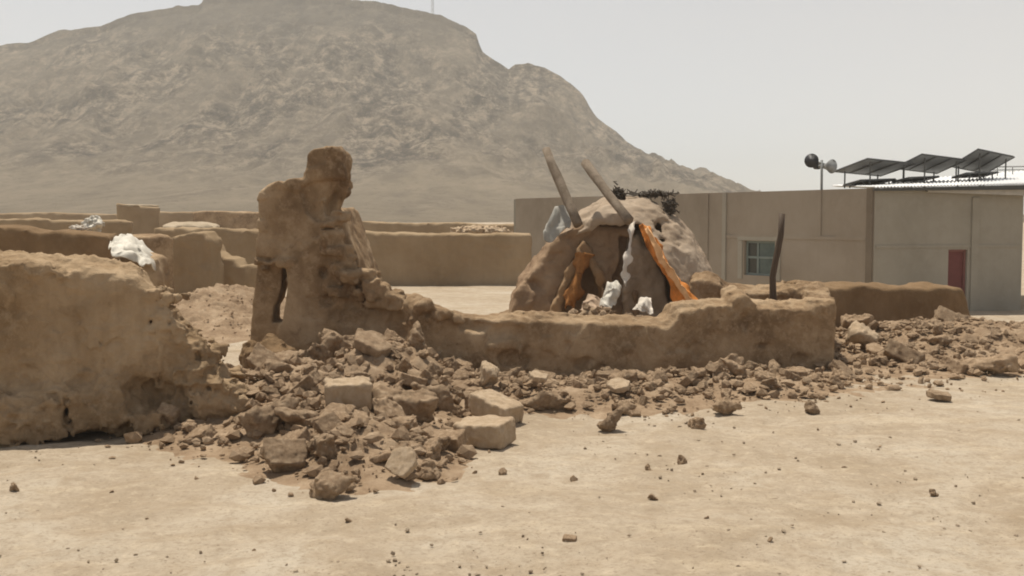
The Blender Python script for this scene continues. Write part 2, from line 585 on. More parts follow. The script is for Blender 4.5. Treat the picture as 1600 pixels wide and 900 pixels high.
def hill_mat():
    m, t, b = newmat('rocky_hillside')
    p0 = position(t)
    v = mapped(t, p0, (1, 0.45, 1))
    a = nnoise(t, v, 0.022, 8, 0.65, dist=0.5)
    rock = ramp(t, nnoise(t, v, 0.2, 10, 0.8), [(0.41, (0.045, 0.037, 0.027)), (0.5, (0.165, 0.132, 0.096)), (0.60, (0.45, 0.36, 0.262))])
    big = nnoise(t, v, 0.03, 7, 0.65, dist=0.8)
    rock = mix(t, math_(t, 'MULTIPLY', rmp(t, big, 0.47, 0.57), 0.6), rock, (0.27, 0.217, 0.155))
    sand = ramp(t, nnoise(t, v, 0.09, 8, 0.7), [(0.32, (0.27, 0.216, 0.15)), (0.68, (0.41, 0.328, 0.23))])
    hgt = t.nodes.new('ShaderNodeSeparateXYZ')
    t.links.new(p0, hgt.inputs[0])
    lowm = rmp(t, math_(t, 'ADD', hgt.outputs['Z'], math_(t, 'MULTIPLY', a, 60)), 50, 34)
    col = mix(t, lowm, rock, sand)
    cl = math_(t, 'MULTIPLY', rmp(t, math_(t, 'ADD', hgt.outputs['Z'], math_(t, 'MULTIPLY', nnoise(t, v, 0.06, 7, 0.7), 40)), 84, 95), 0.7)
    col = mix(t, cl, col, (0.10, 0.084, 0.064))
    # dark bedding bands dipping to the right
    st = nnoise(t, mapped(t, p0, (0.035, 0.02, 0.22), (0, -0.5, 0)), 1.0, 7, 0.65, dist=0.6)
    col = mix(t, math_(t, 'MULTIPLY', math_(t, 'MULTIPLY', rmp(t, st, 0.54, 0.64), 0.5), rmp(t, hgt.outputs['Z'], 25, 50)), col, (0.12, 0.10, 0.075))
    sp = nnoise(t, v, 0.5, 6, 0.75)
    col = mix(t, math_(t, 'MULTIPLY', rmp(t, sp, 0.54, 0.66), 0.4), col, (0.1, 0.085, 0.062))
    t.links.new(col, b.inputs['Base Color'])
    h = nnoise(t, v, 0.35, 10, 0.8)
    bump(t, b, h, 1.0, 3.0)
    return m
M_hill = hill_mat()

# ------------------------------------------------------------------ ground sheet
def gz(x, y):
    x, y = np.asarray(x, float), np.asarray(y, float)
    def ss(a, b, q):
        q = np.clip((q - a) / (b - a), 0, 1)
        return q * q * (3 - 2 * q)
    z = -0.42 * ss(4.5, 8.5, x) * ss(15, 23, y) * (1 - ss(45, 80, y))
    z = z + 0.12 * np.exp(-(((x + 4.75) / 1.25) ** 2 + ((y - 18.0) / 2.3) ** 2)) * (1 + .25 * fbm(x, y, 0 * x, 1.3, 3, 48))        # low hump behind the left wall
    z = z + 1.5 * ss(55, 160, y)
    z = z + 0.05 * fbm(x, y, 0 * x, 0.35, 3, 41) + 0.018 * fbm(x, y, 0 * x, 2.2, 3, 44) * np.clip(1.5 - y / 40, 0, 1)
    return z

def mound(x, y):
    """height of the rubble heaps above the ground"""
    x, y = np.asarray(x, float), np.asarray(y, float)
    def g(cx, cy, sx, sy, h):
        return h * np.exp(-(((x - cx) / sx) ** 2 + ((y - cy) / sy) ** 2))
    z = g(-1.35, 11.3, 0.85, 0.95, 0.62) + g(-1.7, 9.5, 0.8, 1.3, 0.34) + g(-1.05, 8.0, 0.55, 0.75, 0.16)
    z = z + g(-2.55, 9.5, 0.5, 0.8, 0.27) + g(-2.75, 10.9, 0.5, 0.6, 0.16) + g(-1.0, 7.35, 0.45, 0.5, 0.13)
    z = z + g(0.3, 10.5, 1.6, 0.75, 0.13) + g(2.2, 11.3, 1.8, 0.7, 0.12)
    z = z + g(5.4, 14.6, 1.3, 1.5, 0.26) + g(6.8, 14.6, 1.6, 1.4, 0.24) + g(4.6, 12.6, 1.1, 0.7, 0.1)
    z = z + g(0.4, 13.1, 1.5, 0.6, 0.62) + g(-0.3, 12.6, 0.9, 0.55, 0.25) + g(1.9, 13.2, 1.2, 0.55, 0.45)   # fill inside the room
    z = z * (0.8 + 0.55 * fbm(x, y, 0 * x, 0.9, 3, 75))
    return z + g(-4.7, 18.0, 1.2, 2.0, 0.55) * (1 + .3 * fbm(x, y, 0 * x, 1.1, 3, 76))

def axis(dense, far_lo, far_hi, step, grow):
    lo, hi = dense
    a = list(np.arange(lo, hi, step))
    s = step
    x = a[-1]
    while x < far_hi:
        s *= grow; x += s; a.append(min(x, far_hi))
    s = step; x = lo; b = []
    while x > far_lo:
        s *= grow; x -= s; b.append(max(x, far_lo))
    return np.array(b[::-1] + a)

gxs = axis((-6.5, 7.5), -700, 700, 0.045, 1.09)
gys = axis((4.4, 16), -60, 705, 0.045, 1.07)
GX, GY = np.meshgrid(gxs, gys, indexing='ij')
near = np.clip(1.2 - GY / 20, 0, 1)
GZ = gz(GX, GY) + near * (0.022 * fbm(GX, GY, 0 * GX, 5.0, 3, 61))
nx_, ny_ = GX.shape
ii, jj = np.meshgrid(np.arange(nx_ - 1), np.arange(ny_ - 1), indexing='ij')
q0 = (ii * ny_ + jj).ravel()
F = np.stack([q0, q0 + ny_, q0 + ny_ + 1, q0 + 1], 1)
ground = link('ground', mk_mesh('ground', np.stack([GX, GY, GZ], -1).reshape(-1, 3), F), M_ground)
tag(ground, kind='structure')

# ------------------------------------------------------------------ hill
def build_hill():
    RY = 430.0
    sil = [(-900, 250), (-600, 150), (-300, 95), (0, 73), (50, 69), (100, 52), (175, 41), (225, 20), (270, 14), (318, 9), (324, -3), (420, -6), (540, -4), (552, 4), (600, 8),
           (650, 20), (690, 26), (722, 42), (738, 50), (747, 56), (751, 80), (768, 92), (796, 111), (803, 103), (826, 99), (850, 110), (874, 122), (908, 148), (930, 184), (975, 220),
           (1035, 257), (1070, 268), (1100, 264), (1125, 278), (1160, 298), (1230, 335), (1300, 352)]
    sx = np.array([P(a, b, RY)[0] for a, b in sil]); szv = np.array([P(a, b, RY)[2] for a, b in sil])
    xs = np.arange(-440, 175, 1.25)
    ys = np.concatenate([np.arange(120, 250, 2.2), np.arange(250, 450, 1.0), np.arange(450, 640, 6)])
    X, Y = np.meshgrid(xs, ys, indexing='ij')
    H = np.interp(xs, sx, szv)
    k = np.exp(-np.linspace(-2, 2, 61) ** 2); k /= k.sum()
    Hs = np.convolve(np.pad(H, 30, 'edge'), k, 'valid')
    t = np.clip((Y - 130) / (RY - 130), 0, 1)
    blend = np.clip((t - 0.86) / 0.12, 0, 1)
    HH = Hs[:, None] * (1 - blend) + H[:, None] * blend
    p = 0.07 * t + 0.93 * t ** 2.3
    p = np.where(Y >= RY - 4, 1.0, p * (1 - .0))
    z = HH * p
    up = np.clip(t * 2.2 - 0.6, 0, 1)
    yy = Y * 0.45
    wx = X + 8 * fbm(X, yy, 0 * X, 0.03, 3, 5); wy = yy + 8 * fbm(X, yy, 0 * X, 0.03, 3, 9)
    crag = ridged(wx, wy, 0 * X, 0.075, 5, 13)
    mid = ridged(wx, wy, 0 * X, 0.03, 4, 19)
    z = z + up * (1 - blend) * 6.0 * (mid - 0.35)
    z = z + up * (4.0 * (crag - 0.3) + 3.0 * fbm(X, yy, 0 * X, 0.10, 5, 21, 0.6)) * (1 - 0.8 * blend) + 0.6 * blend * fbm(X, Y, 0 * X, 0.22, 4, 33, 0.6)
    z = z + 1.0 * (1 - up) * fbm(X, yy, 0 * X, 0.05, 4, 26)
    # bedding ledges dip to the right
    ph = (X * 0.55 + z * 1.0) * 0.19 + 1.5 * fbm(X, yy, 0 * X, 0.02, 3, 37)
    z = z + up * (1 - blend) * 1.3 * np.clip(np.sin(ph), -.2, 1) * np.clip(fbm(X, yy, 0 * X, 0.025, 3, 47) * 3 + .3, 0, 1)
    back = np.clip((Y - RY) / 190, 0, 1)
    z = z * (1 - back ** 1.2) - 3 * back
    edge = np.clip((Y - 120) / 50, 0, 1)
    z = z + gz(X, Y) * (1 - t) - 1.5 * (1 - edge)
    n1, n2 = X.shape
    i, j = np.meshgrid(np.arange(n1 - 1), np.arange(n2 - 1), indexing='ij')
    a = (i * n2 + j).ravel()
    me = mk_mesh('hill', np.stack([X, Y, z], -1).reshape(-1, 3), np.stack([a, a + n2, a + n2 + 1, a + 1], 1))
    tag(link('hill', me, M_hill), kind='structure')
    def hz(x, y):
        return float(z[np.abs(xs - x).argmin(), np.abs(ys - y).argmin()])
    return hz
hill_z = build_hill()

# ------------------------------------------------------------------ rubble heaps of loose earth
def heap(name, lo, hi, step, label, thr=0.02):
    xs, ys = np.arange(lo[0], hi[0], step), np.arange(lo[1], hi[1], step)
    X, Y = np.meshgrid(xs, ys, indexing='ij')
    m = mound(X, Y)
    Z = gz(X, Y) + m - thr * 1.6 + np.clip(m * 4, 0, 1) * (0.08 * fbm(X, Y, 0 * X, 3.5, 4, 71) + 0.05 * fbm(X, Y, 0 * X, 13, 3, 73))
    keep = m > thr * 0.5
    n1, n2 = X.shape
    i, j = np.meshgrid(np.arange(n1 - 1), np.arange(n2 - 1), indexing='ij')
    kq = keep[:-1, :-1] | keep[1:, :-1] | keep[1:, 1:] | keep[:-1, 1:]
    a = (i * n2 + j)[kq]
    F = np.stack([a, a + n2, a + n2 + 1, a + 1], 1)
    used = np.unique(F)
    re = np.full(n1 * n2, -1); re[used] = np.arange(len(used))
    V = np.stack([X, Y, Z], -1).reshape(-1, 3)[used]
    return tag(link(name, mk_mesh(name, V, re[F]), M_earth), label, 'rubble', kind='stuff')
heap('rubble_earth', (-8.0, 6.0), (9.5, 23.5), 0.03, 'loose brown earth and crumbled mud of the rubble heaps along the ruin')

# ------------------------------------------------------------------ left foreground wall
pl = Plane((-6.0, 7.55), (-2.45, 8.95))
poly = pl.top([(-330, 385), (-120, 388), (0, 393), (40, 392), (80, 396), (130, 398), (180, 408), (214, 413), (234, 432), (246, 450), (266, 468), (286, 492), (314, 518), (338, 550), (352, 572), (372, 606), (384, 640)], -0.3)
def left_wall(X, Y, Z):
    d = slab(pl, poly, 0.6, 0.07, 0.07, 2, 0.36, 0.5)(X, Y, Z)
    # eroded lumps along the foot
    for px, py, r in ((20, 655, .30), (85, 640, .20), (165, 650, .30), (215, 640, .22), (300, 610, .28), (345, 620, .22), (-60, 660, .35)):
        c = pl.world(px, py)
        d = smin(d, ell(X, Y, Z, (c[0], c[1] + 0.02, c[2] - .05), (r * 1.1, r * .62, r * .9)), 0.09)
    gg = np.random.default_rng(17)
    path = np.array([(252, 458), (260, 466), (268, 474), (292, 500), (318, 524), (338, 556), (352, 590), (365, 620)], float)
    for k in range(70):
        q = path[gg.integers(len(path))] + gg.normal(0, 9, 2) + np.array([-14, 6])
        c = pl.world(*q)
        h = gg.uniform(.015, .048)
        d = np.minimum(d, boxd(X, Y, Z, (c[0], c[1] + gg.uniform(.04, .4), c[2] - .01), (h, h * gg.uniform(.7, 1.2), h * gg.uniform(.5, .8)), gg.uniform(0, 3)) - .006)
    for px, py, rx, rz_, dep in ((243, 612, .22, .16, .24), (112, 640, .05, .15, .24), (145, 695, .36, .15, .34), (60, 705, .14, .1, .2), (205, 675, .1, .1, .1), (285, 628, .08, .1, .12), (236, 503, .02, .02, .09)):
        c = pl.world(px, py)
        d = smax(d, -ell(X, Y, Z, (c[0], c[1] - .02 - 0.10 * (py > 590), c[2]), (rx, dep, rz_)), 0.04)
    return d
def left_noise(x, y, z):
    low = np.clip(1.1 - z, 0, 1)
    top = np.clip((z - 1.1) / 0.3, 0, 1) + np.clip((x + 3.1) / 0.5, 0, 1)
    return (0.014 + 0.055 * low) * fbm(x, y, z, 3.2, 3, 5) - (0.012 + 0.02 * low + 0.022 * np.clip(top, 0, 1)) * (ridged(x, y, z, 9, 3, 25) - .3) + (.006 + .01 * np.clip(top + low, 0, 1)) * fbm(x, y, z, 32, 2, 27) + flakes(x, y, z, 301, .022, 1.9)
me, o_ = sdf_mesh('mud_wall', left_wall, (0.6, -0.4, -0.3), (4.5, 0.85, 1.7), 0.016, left_noise, None, pl)
tag(link('mud_wall', me, M_wall, None, o_), 'thick mud wall at the left edge of the foreground, rounded top, sloping broken right end', 'wall')

# ------------------------------------------------------------------ pillar (ruined wall stub)
pp = Plane((-3.2, 12.15), (-0.9, 12.2))
pil_poly = pp.top([(386, 560), (387, 520), (391, 470), (397, 415), (400, 345), (400, 318), (402, 306), (407, 296), (416, 288), (430, 283), (446, 280), (471, 277), (475, 262), (477, 240), (488, 230), (510, 227), (529, 230), (537, 244), (539, 268), (538, 296), (528, 318), (516, 342),
                   (524, 368), (528, 395), (546, 418), (562, 436), (578, 452), (606, 462), (640, 466), (660, 474)], -0.3)
def pil_pix(lst):
    return [tuple(pp.hit(*q)) for q in lst]
hole = pil_pix([(438, 418), (446, 414), (449, 440), (447, 462), (443, 485), (440, 504), (422, 506), (424, 482), (431, 470), (436, 450)])
legcut = pil_pix([(380, 410), (400, 404), (425, 408), (442, 414), (440, 470), (432, 520), (425, 640), (380, 640)])
def pillar(X, Y, Z):
    U, W = pp.loc(X, Y)
    W2 = W + 0.02 * fbm(X, Y, Z, 1.6, 2, 8)
    d = smax(polyd(U, Z, pil_poly), np.abs(W2 - 0.30) - 0.30, 0.015)
    # wall running back from the right edge, broken top
    d2 = boxd(X, Y, Z, (*P(556, 345, 13.3)[:2], 0.6), (0.22, 0.70, 1.25), -0.12)
    slope = Z - (1.98 - 1.35 * np.clip((X + 2.0) / 0.45, 0, 2) + 0.14 * fbm(X, Y, Z, 3, 2, 9))
    d = smin(d, smax(d2, slope, 0.05), 0.03)
    # deep recess around the left leg and the slit
    d = smax(d, -smax(polyd(U, Z, legcut), np.abs(W - 0.0) - 0.13, 0.03), 0.03)
    d = smax(d, -smax(polyd(U, Z, hole), np.abs(W - 0.3) - 0.6, 0.01), 0.02)
    for px, py, h in ((406, 409, .05), (418, 412, .045), (430, 408, .05), (441, 412, .05), (412, 420, .03), (452, 408, .03)):
        c = pp.world(px, py)
        d = smin(d, boxd(X, Y, Z, (c[0], c[1] + .05, c[2]), (h * 1.2, .07, h * .6), .3) - .012, .02)
    # deep cavity below the head block, overhung by it
    cav = pil_pix([(517, 281), (545, 279), (545, 345), (528, 352), (512, 345), (508, 320), (516, 305)])
    d = smax(d, -smax(polyd(U, Z, cav), np.abs(W) - 0.30, 0.03), 0.02)
    nk = pil_pix([(470, 292), (492, 284), (522, 281), (522, 300), (505, 312), (498, 345), (478, 330)])
    d = smax(d, -smax(polyd(U, Z, nk), np.abs(W) - 0.06, 0.03), 0.03)
    for px, py, rx, rz_, dep in ((512, 372, .07, .10, .16), (505, 425, .06, .08, .12), (512, 470, .08, .07, .12), (490, 300, .02, .1, .09)):
        c = pp.world(px, py)
        d = smax(d, -ell(X, Y, Z, (c[0], c[1] - 0.02, c[2]), (rx, dep, rz_)), 0.03)
    # bricks and lumps of the broken cross-section
    gg = np.random.default_rng(31)
    path = np.array([(522, 345), (524, 372), (520, 396), (540, 412), (556, 428), (572, 442), (584, 458), (606, 466), (560, 460), (540, 446)], float)
    for k in range(34):
        q = path[gg.integers(len(path))] + gg.normal(0, 7, 2)
        c = pp.world(*q)
        h = gg.uniform(.045, .12)
        d = smin(d, boxd(X, Y, Z, (c[0], c[1] + gg.uniform(-.10, .12), c[2]), (h, h * gg.uniform(.7, 1.2), h * gg.uniform(.4, .7)), gg.uniform(0, 3)) - .015, 0.012)
    return d
def pil_noise(x, y, z):
    u = np.clip((x + 2.15) / 0.3, 0, 1)
    return 0.008 * fbm(x, y, z, 2.6, 3, 15) + (0.005 + 0.05 * u) * fbm(x, y, z, 9, 3, 35) + 0.012 * u * fbm(x, y, z, 24, 2, 38) + flakes(x, y, z, 321, .02, 1.7, .06, .09)
me, o_ = sdf_mesh('mud_pillar', pillar, (-3.3, 11.75, -0.3), (-0.8, 14.3, 2.75), 0.022, pil_noise)
tag(link('mud_pillar', me, M_ruin, None, o_), 'tall ruined mud pillar with a knob-like top, a narrow slit and a crumbling right side', 'ruined pillar')

# stub block at the pillar's foot
pb = Plane((-2.75, 10.95), (-2.15, 11.1))
bpoly = pb.top([(381, 570), (383, 545), (392, 538), (404, 542), (420, 536), (436, 541), (448, 539), (462, 552), (470, 575), (484, 600), (490, 640)], -0.2)
me, o_ = sdf_mesh('wall_stub', slab(pb, bpoly, 0.5, 0.025, 0.03, 6, .2, .3), (-2.85, 10.7, -.2), (-1.95, 11.8, .75), 0.018, lambda x, y, z: .06 * fbm(x, y, z, 4, 3, 51) - .05 * (ridged(x, y, z, 7, 3, 52) - .3) + .015 * fbm(x, y, z, 24, 2, 53))
tag(link('wall_stub', me, M_dark, None, o_), 'low dark block of wall standing at the foot of the tall pillar', 'wall stub')

# ------------------------------------------------------------------ front wall of the ruined room (with return and back wall)
pf = Plane((-1.06, 11.4), (3.61, 12.4))
fpoly = pf.top([(638, 476), (644, 467), (656, 462), (672, 470), (690, 478), (715, 486), (740, 490), (772, 493), (800, 489), (860, 491), (930, 495), (1000, 497), (1046, 500), (1056, 492), (1064, 478), (1100, 473), (1143, 470), (1152, 455), (1164, 450), (1174, 458), (1182, 472), (1235, 474), (1262, 470), (1300, 474)], -0.3)
c_end = P(1298, 470, 12.45)
def front_wall(X, Y, Z):
    d = slab(pf, fpoly, 0.42, 0.03, 0.04, 12, 0.2, 0.45)(X, Y, Z)
    # return and back wall at the right end
    d = smin(d, boxd(X, Y, Z, (3.74, 13.4, 0.2), (0.15, 1.05, 0.60 + 0 * 1), -0.24), 0.08)
    bw = Plane(tuple(P(1085, 440, 14.35)[:2]), tuple(P(1300, 440, 14.15)[:2]))
    q = bw.top([(1080, 430), (1100, 424), (1118, 428), (1132, 437), (1150, 441), (1200, 443), (1260, 441), (1284, 442), (1296, 452), (1300, 462)], -0.3)
    d = smin(d, slab(bw, q, 0.34, 0.05, 0.03, 14, 0.26, 0.4)(X, Y, Z), 0.08)
    for px, py, rx, rz_, dep in ((800, 520, .22, .10, .10), (745, 508, .18, .07, .12), (910, 568, .07, .07, .09), (1088, 550, .06, .1, .08), (1163, 500, .05, .16, .08), (840, 560, .3, .1, .06), (1195, 540, .12, .03, .05), (1250, 560, .1, .06, .06), (1010, 515, .2, .05, .05)):
        c = pf.world(px, py)
        d = smax(d, -ell(X, Y, Z, (c[0], c[1] - .02, c[2]), (rx, dep, rz_)), 0.025)
    for px, py, r in ((660, 478, .13), (690, 490, .12), (715, 500, .09), (812, 545, .07), (925, 530, .05), (812, 560, .06), (1284, 482, .08), (1262, 490, .06), (980, 545, .06)):
        c = pf.world(px, py)
        d = smin(d, ell(X, Y, Z, (c[0], c[1] + .03, c[2]), (r * 1.2, r, r * .8)), 0.03)
    return d
def front_noise(x, y, z):
    top = np.clip((z - 0.45) / 0.3, 0, 1)
    patch = np.clip(fbm(x, y, z, 1.7, 2, 90) * 2.5, 0, 1)
    return 0.012 * fbm(x, y, z, 2.2, 3, 16) - (0.004 + 0.02 * top + 0.022 * patch) * (ridged(x, y, z, 6, 3, 36) - .3) + (.005 + .012 * top + .01 * patch) * fbm(x, y, z, 22, 2, 39) + flakes(x, y, z, 311, .028, 1.6)
me, o_ = sdf_mesh('room_wall', front_wall, (-1.3, 11.0, -.3), (4.4, 14.9, 1.15), 0.023, front_noise)
tag(link('room_wall', me, M_ruin, None, o_), 'low broken mud wall of the ruined room, running from the pillar to a rounded right corner', 'wall')

# ------------------------------------------------------------------ broken dome
DC = np.array([*P(978, 400, 15.6)[:2], 0.0])
RX, RYd, RZ = 1.40, 1.5, 2.06
dome_root = empty('broken_dome', (DC[0], DC[1], 0), 'broken mud dome with its front fallen in, brown core showing under a grey shell', 'dome')
def dome_shell(X, Y, Z, grow=0.0):
    wv = 0.03 * fbm(X, Y, Z, 1.8, 2, 60)
    # steep, slightly pointed profile
    zz = np.clip(Z, 0, None)
    rr = np.sqrt(((X - DC[0]) / RX) ** 2 + ((Y - DC[1]) / RYd) ** 2)
    q = np.sqrt(rr ** 2.0 + (zz / RZ) ** 1.9) - 1
    return q * 1.35 + wv
CUTX = P(985, 400, 14.6)[0]
pd = Plane((0.0, 14.3), (3.5, 14.3))
tri = [tuple(pd.hit(*q)) for q in [(988, 350), (1006, 352), (1030, 395), (1052, 430), (1090, 500), (1000, 500), (976, 500), (980, 430)]]
def opening(X, Y, Z):
    """negative inside the fallen-in part"""
    edge = 0.07 * fbm(X, Y, Z, 3, 3, 62)
    u_ = np.clip((Z - 1.3) / .3, 0, 1)
    left = np.maximum(Y - (DC[1] - 0.18 - 0.5 * u_ * u_ * (3 - 2 * u_)) + edge, X - CUTX + edge * .7 + 0.06 * (Z - 1.2))
    t = np.maximum(polyd(X - 0.0, Z, tri) + edge * .25, Y - (DC[1] - 0.1))
    return np.minimum(left, t)
def dome_outer(X, Y, Z):
    s = dome_shell(X, Y, Z)
    d = np.maximum(np.maximum(s, -(s + 0.10)), -Z - 0.1)
    return smax(d, -opening(X, Y, Z), 0.02)
pface = Plane((0.0, DC[1] - 0.60), (3.5, DC[1] - 0.60))
face_poly = [tuple(pface.hit(*q)) for q in [(794, 500), (800, 470), (812, 440), (836, 408), (852, 388), (868, 366), (884, 356), (902, 347), (930, 343), (962, 345), (990, 348), (1000, 380), (1004, 500)]]
face_niche = [tuple(pface.hit(*q)) for q in [(866, 500), (874, 462), (890, 425), (904, 396), (913, 382), (922, 396), (934, 428), (944, 455), (950, 500)]]
face_n2 = [tuple(pface.hit(*q)) for q in [(946, 500), (952, 470), (966, 420), (974, 372), (986, 372), (988, 500)]]
def dome_inner(X, Y, Z):
    # the brown core left standing behind the fallen front
    W = Y - (DC[1] - 0.60) + 0.08 * fbm(X, Y, Z, 1.7, 3, 63) - 0.12 * (Z - .8)
    d = smax(polyd(X, Z + 0.25 * np.clip(.3 - W, 0, .4), face_poly), np.abs(W - .42) - .42, 0.05)
    for q in (face_niche, face_n2):
        dep = .34 if q is face_niche else .2
        d = smax(d, -smax(polyd(X, Z, q) + .03 * fbm(X, Y, Z, 4, 2, 67), np.abs(W) - dep, .02), .03)
    for px, py, rx, rz_ in ((835, 445, .16, .1), (850, 420, .08, .12), (880, 372, .12, .05), (955, 390, .05, .2)):
        c = pface.world(px, py)
        d = smax(d, -ell(X, Y, Z, (c[0], c[1] - .05, c[2]), (rx, .14, rz_)), .05)
    return d
lo, hi = (DC[0] - 1.85, DC[1] - 1.75, -0.1), (DC[0] + 1.7, DC[1] + 1.75, 2.3)
me, _ = sdf_mesh('shell', dome_outer, lo, hi, 0.026, lambda x, y, z: .05 * fbm(x, y, z, 2.6, 3, 66) - .018 * (ridged(x, y, z, 5, 3, 68) - .3) + flakes(x, y, z, 341, .02, 1.4) + .012 * fbm(x, y, z, 20, 2, 72), origin=(DC[0], DC[1], 0))
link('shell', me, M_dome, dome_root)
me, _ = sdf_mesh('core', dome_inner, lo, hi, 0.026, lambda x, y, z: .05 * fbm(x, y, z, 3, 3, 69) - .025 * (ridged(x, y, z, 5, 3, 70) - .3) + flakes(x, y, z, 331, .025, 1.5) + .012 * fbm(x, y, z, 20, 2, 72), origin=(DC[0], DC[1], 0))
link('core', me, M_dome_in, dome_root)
# inner pier seen through the split and a low pointed niche on the lining
pi_ = Plane((0.0, 15.0), (3.5, 15.0))
pier_poly = pi_.top([(972, 470), (978, 420), (988, 368), (1000, 362), (1020, 395), (1036, 430), (1050, 480)], -0.1)
me, _ = sdf_mesh('pier', slab(pi_, pier_poly, 0.3, 0.06, 0.03, 77), (P(960, 400, 15)[0], 14.85, -.1), (P(1060, 400, 15)[0], 15.45, 1.75), 0.025, lambda x, y, z: .05 * fbm(x, y, z, 4, 3, 79) - .03 * (ridged(x, y, z, 6, 3, 80) - .3) + .012 * fbm(x, y, z, 22, 2, 78), origin=(DC[0], DC[1], 0))
link('pier', me, M_dome, dome_root)
pn = Plane((0.0, DC[1] - 0.68), (3.5, DC[1] - 0.68))
def niche(X, Y, Z):
    o = [tuple(pn.hit(*q)) for q in [(862, 490), (872, 458), (890, 420), (904, 390), (913, 376), (922, 390), (938, 428), (950, 462), (956, 490)]]
    i = [tuple(pn.hit(*q)) for q in [(874, 494), (883, 458), (897, 424), (907, 402), (913, 392), (919, 402), (930, 430), (940, 462), (945, 494)]]
    d = slab(pn, o, 0.30, 0.04, 0.06, 82)(X, Y, Z)
    U, W = pn.loc(X, Y)
    return smax(d, -smax(polyd(U, Z, i), np.abs(W) - 0.42, .02), .03)
M_ochre = mud('ochre_clay_rib', (0.24, 0.145, 0.075), (0.31, 0.20, 0.11), (0.38, 0.26, 0.155), 2.0, 0.5, 0.5)
me, _ = sdf_mesh('niche', niche, (P(850, 400, 15.1)[0], DC[1] - .95, -.1), (P(970, 400, 15.1)[0], DC[1] - .2, 1.7), 0.022, rough(.06, 4, .03, 13, 83), origin=(DC[0], DC[1], 0))
link('niche', me, M_ochre, dome_root)

# ------------------------------------------------------------------ cloths
def cloth(name, rows, mat, label, cat, sub=8, fold=0.03, freq=6, th=0.012, seed=5, parent=None, rag=0.0):
    """rows: list of rows of (px,py,dist) control points -> smooth draped sheet"""
    G = np.array([[P(*q) for q in r] for r in rows])
    def up(A, ax, n):
        A = np.moveaxis(A, ax, 0)
        m = len(A)
        t = np.linspace(0, m - 1, (m - 1) * n + 1)
        i = np.clip(np.floor(t).astype(int), 0, m - 2); f = (t - i)[:, None, None]
        Pm = A[np.clip(i - 1, 0, m - 1)]; P0 = A[i]; P1 = A[i + 1]; P2 = A[np.clip(i + 2, 0, m - 1)]
        o = 0.5 * (2 * P0 + (P1 - Pm) * f + (2 * Pm - 5 * P0 + 4 * P1 - P2) * f ** 2 + (3 * P0 - Pm - 3 * P1 + P2) * f ** 3)
        return np.moveaxis(o, 0, ax)
    S = up(up(G, 0, sub), 1, sub)
    X, Y, Z = S[..., 0], S[..., 1], S[..., 2]
    S = S.copy()
    S[..., 1] += fold * fbm(X * 1.4, Y, Z * .5, freq, 3, seed)
    S[..., 2] += fold * .6 * fbm(X, Y, Z, freq * 1.3, 2, seed + 4)
    if rag:     # torn, uneven side edges
        n_ = S.shape[1]
        e_ = np.abs(np.linspace(-1, 1, n_)) ** 3 * np.sign(np.linspace(-1, 1, n_))
        S[..., 0] += rag * e_[None] * (fbm(X[:, :1] * 0, X[:, :1] * 0 + seed, Z[:, :1], 7, 3, seed + 7) + (np.linspace(-1, 1, n_)[None] > 0) * fbm(X[:, :1] * 0, X[:, :1] * 0 + 3, Z[:, :1], 9, 3, seed + 8))
    n1, n2 = S.shape[:2]
    i, j = np.meshgrid(np.arange(n1 - 1), np.arange(n2 - 1), indexing='ij')
    a = (i * n2 + j).ravel()
    V = S.reshape(-1, 3)
    org = np.array([V[:, 0].mean(), V[:, 1].mean(), V[:, 2].min()])
    me = mk_mesh(name, V - org, np.stack([a, a + n2, a + n2 + 1, a + 1], 1))
    if parent is None:
        o = tag(link(name, me, mat, None, org), label, cat)
    else:
        o = link(name, me, mat, parent, org - np.array(parent.location))
    m = o.modifiers.new('thick', 'SOLIDIFY'); m.thickness = th
    return o
oc = cloth('orange_cloth', [[(1001, 352, 14.35), (1006, 350, 14.2), (1012, 353, 14.25)],
                            [(1008, 374, 14.25), (1016, 373, 14.1), (1024, 377, 14.2)],
                            [(1018, 399, 14.15), (1029, 397, 14.0), (1040, 402, 14.12)],
                            [(1032, 423, 14.1), (1045, 421, 13.95), (1056, 427, 14.08)],
                            [(1046, 447, 14.05), (1060, 445, 13.9), (1074, 450, 14.05)],
                            [(1054, 474, 14.0), (1074, 470, 13.88), (1090, 472, 14.0)]], M_orange,
           'orange cloth draped down the slanting split edge of the broken dome', 'cloth', fold=0.07, freq=8, rag=.05)
cloth('lit_strip', [[(1006, 358, 14.05), (1014, 356, 14.0)], [(1018, 384, 13.92), (1029, 383, 13.88)], [(1030, 408, 13.84), (1042, 408, 13.8)], [(1046, 432, 13.78), (1058, 431, 13.74)], [(1064, 458, 13.74), (1076, 458, 13.7)], [(1074, 474, 13.7), (1086, 474, 13.68)]],
      M_orange_lit, None, None, fold=0.07, freq=8, seed=8, parent=oc, rag=.035)  # sunlit strip of the orange cloth, its brightness put into the colour
cloth('ochre_cloth', [[(906, 398, 14.84), (913, 392, 14.8), (919, 400, 14.84)], [(896, 425, 14.82), (906, 420, 14.74), (916, 428, 14.82)], [(886, 452, 14.8), (897, 450, 14.7), (909, 455, 14.8)], [(878, 480, 14.8), (889, 478, 14.68), (902, 482, 14.8)]], M_ochcl,
      'brownish orange cloth hanging in the pointed recess at the left of the dome front', 'cloth', fold=0.10, freq=8, seed=33, rag=.12)
cloth('white_cloth', [[(985, 346, 14.4), (993, 346, 14.4)], [(982, 375, 14.25), (989, 376, 14.25)], [(976, 400, 14.15), (985, 402, 14.15)], [(974, 425, 14.1), (980, 428, 14.1)], [(975, 446, 14.05), (980, 448, 14.05)]],
      M_offw, 'narrow strip of off-white cloth hanging down the front edge of the dome', 'cloth', fold=0.07, freq=7, seed=12, rag=.06)
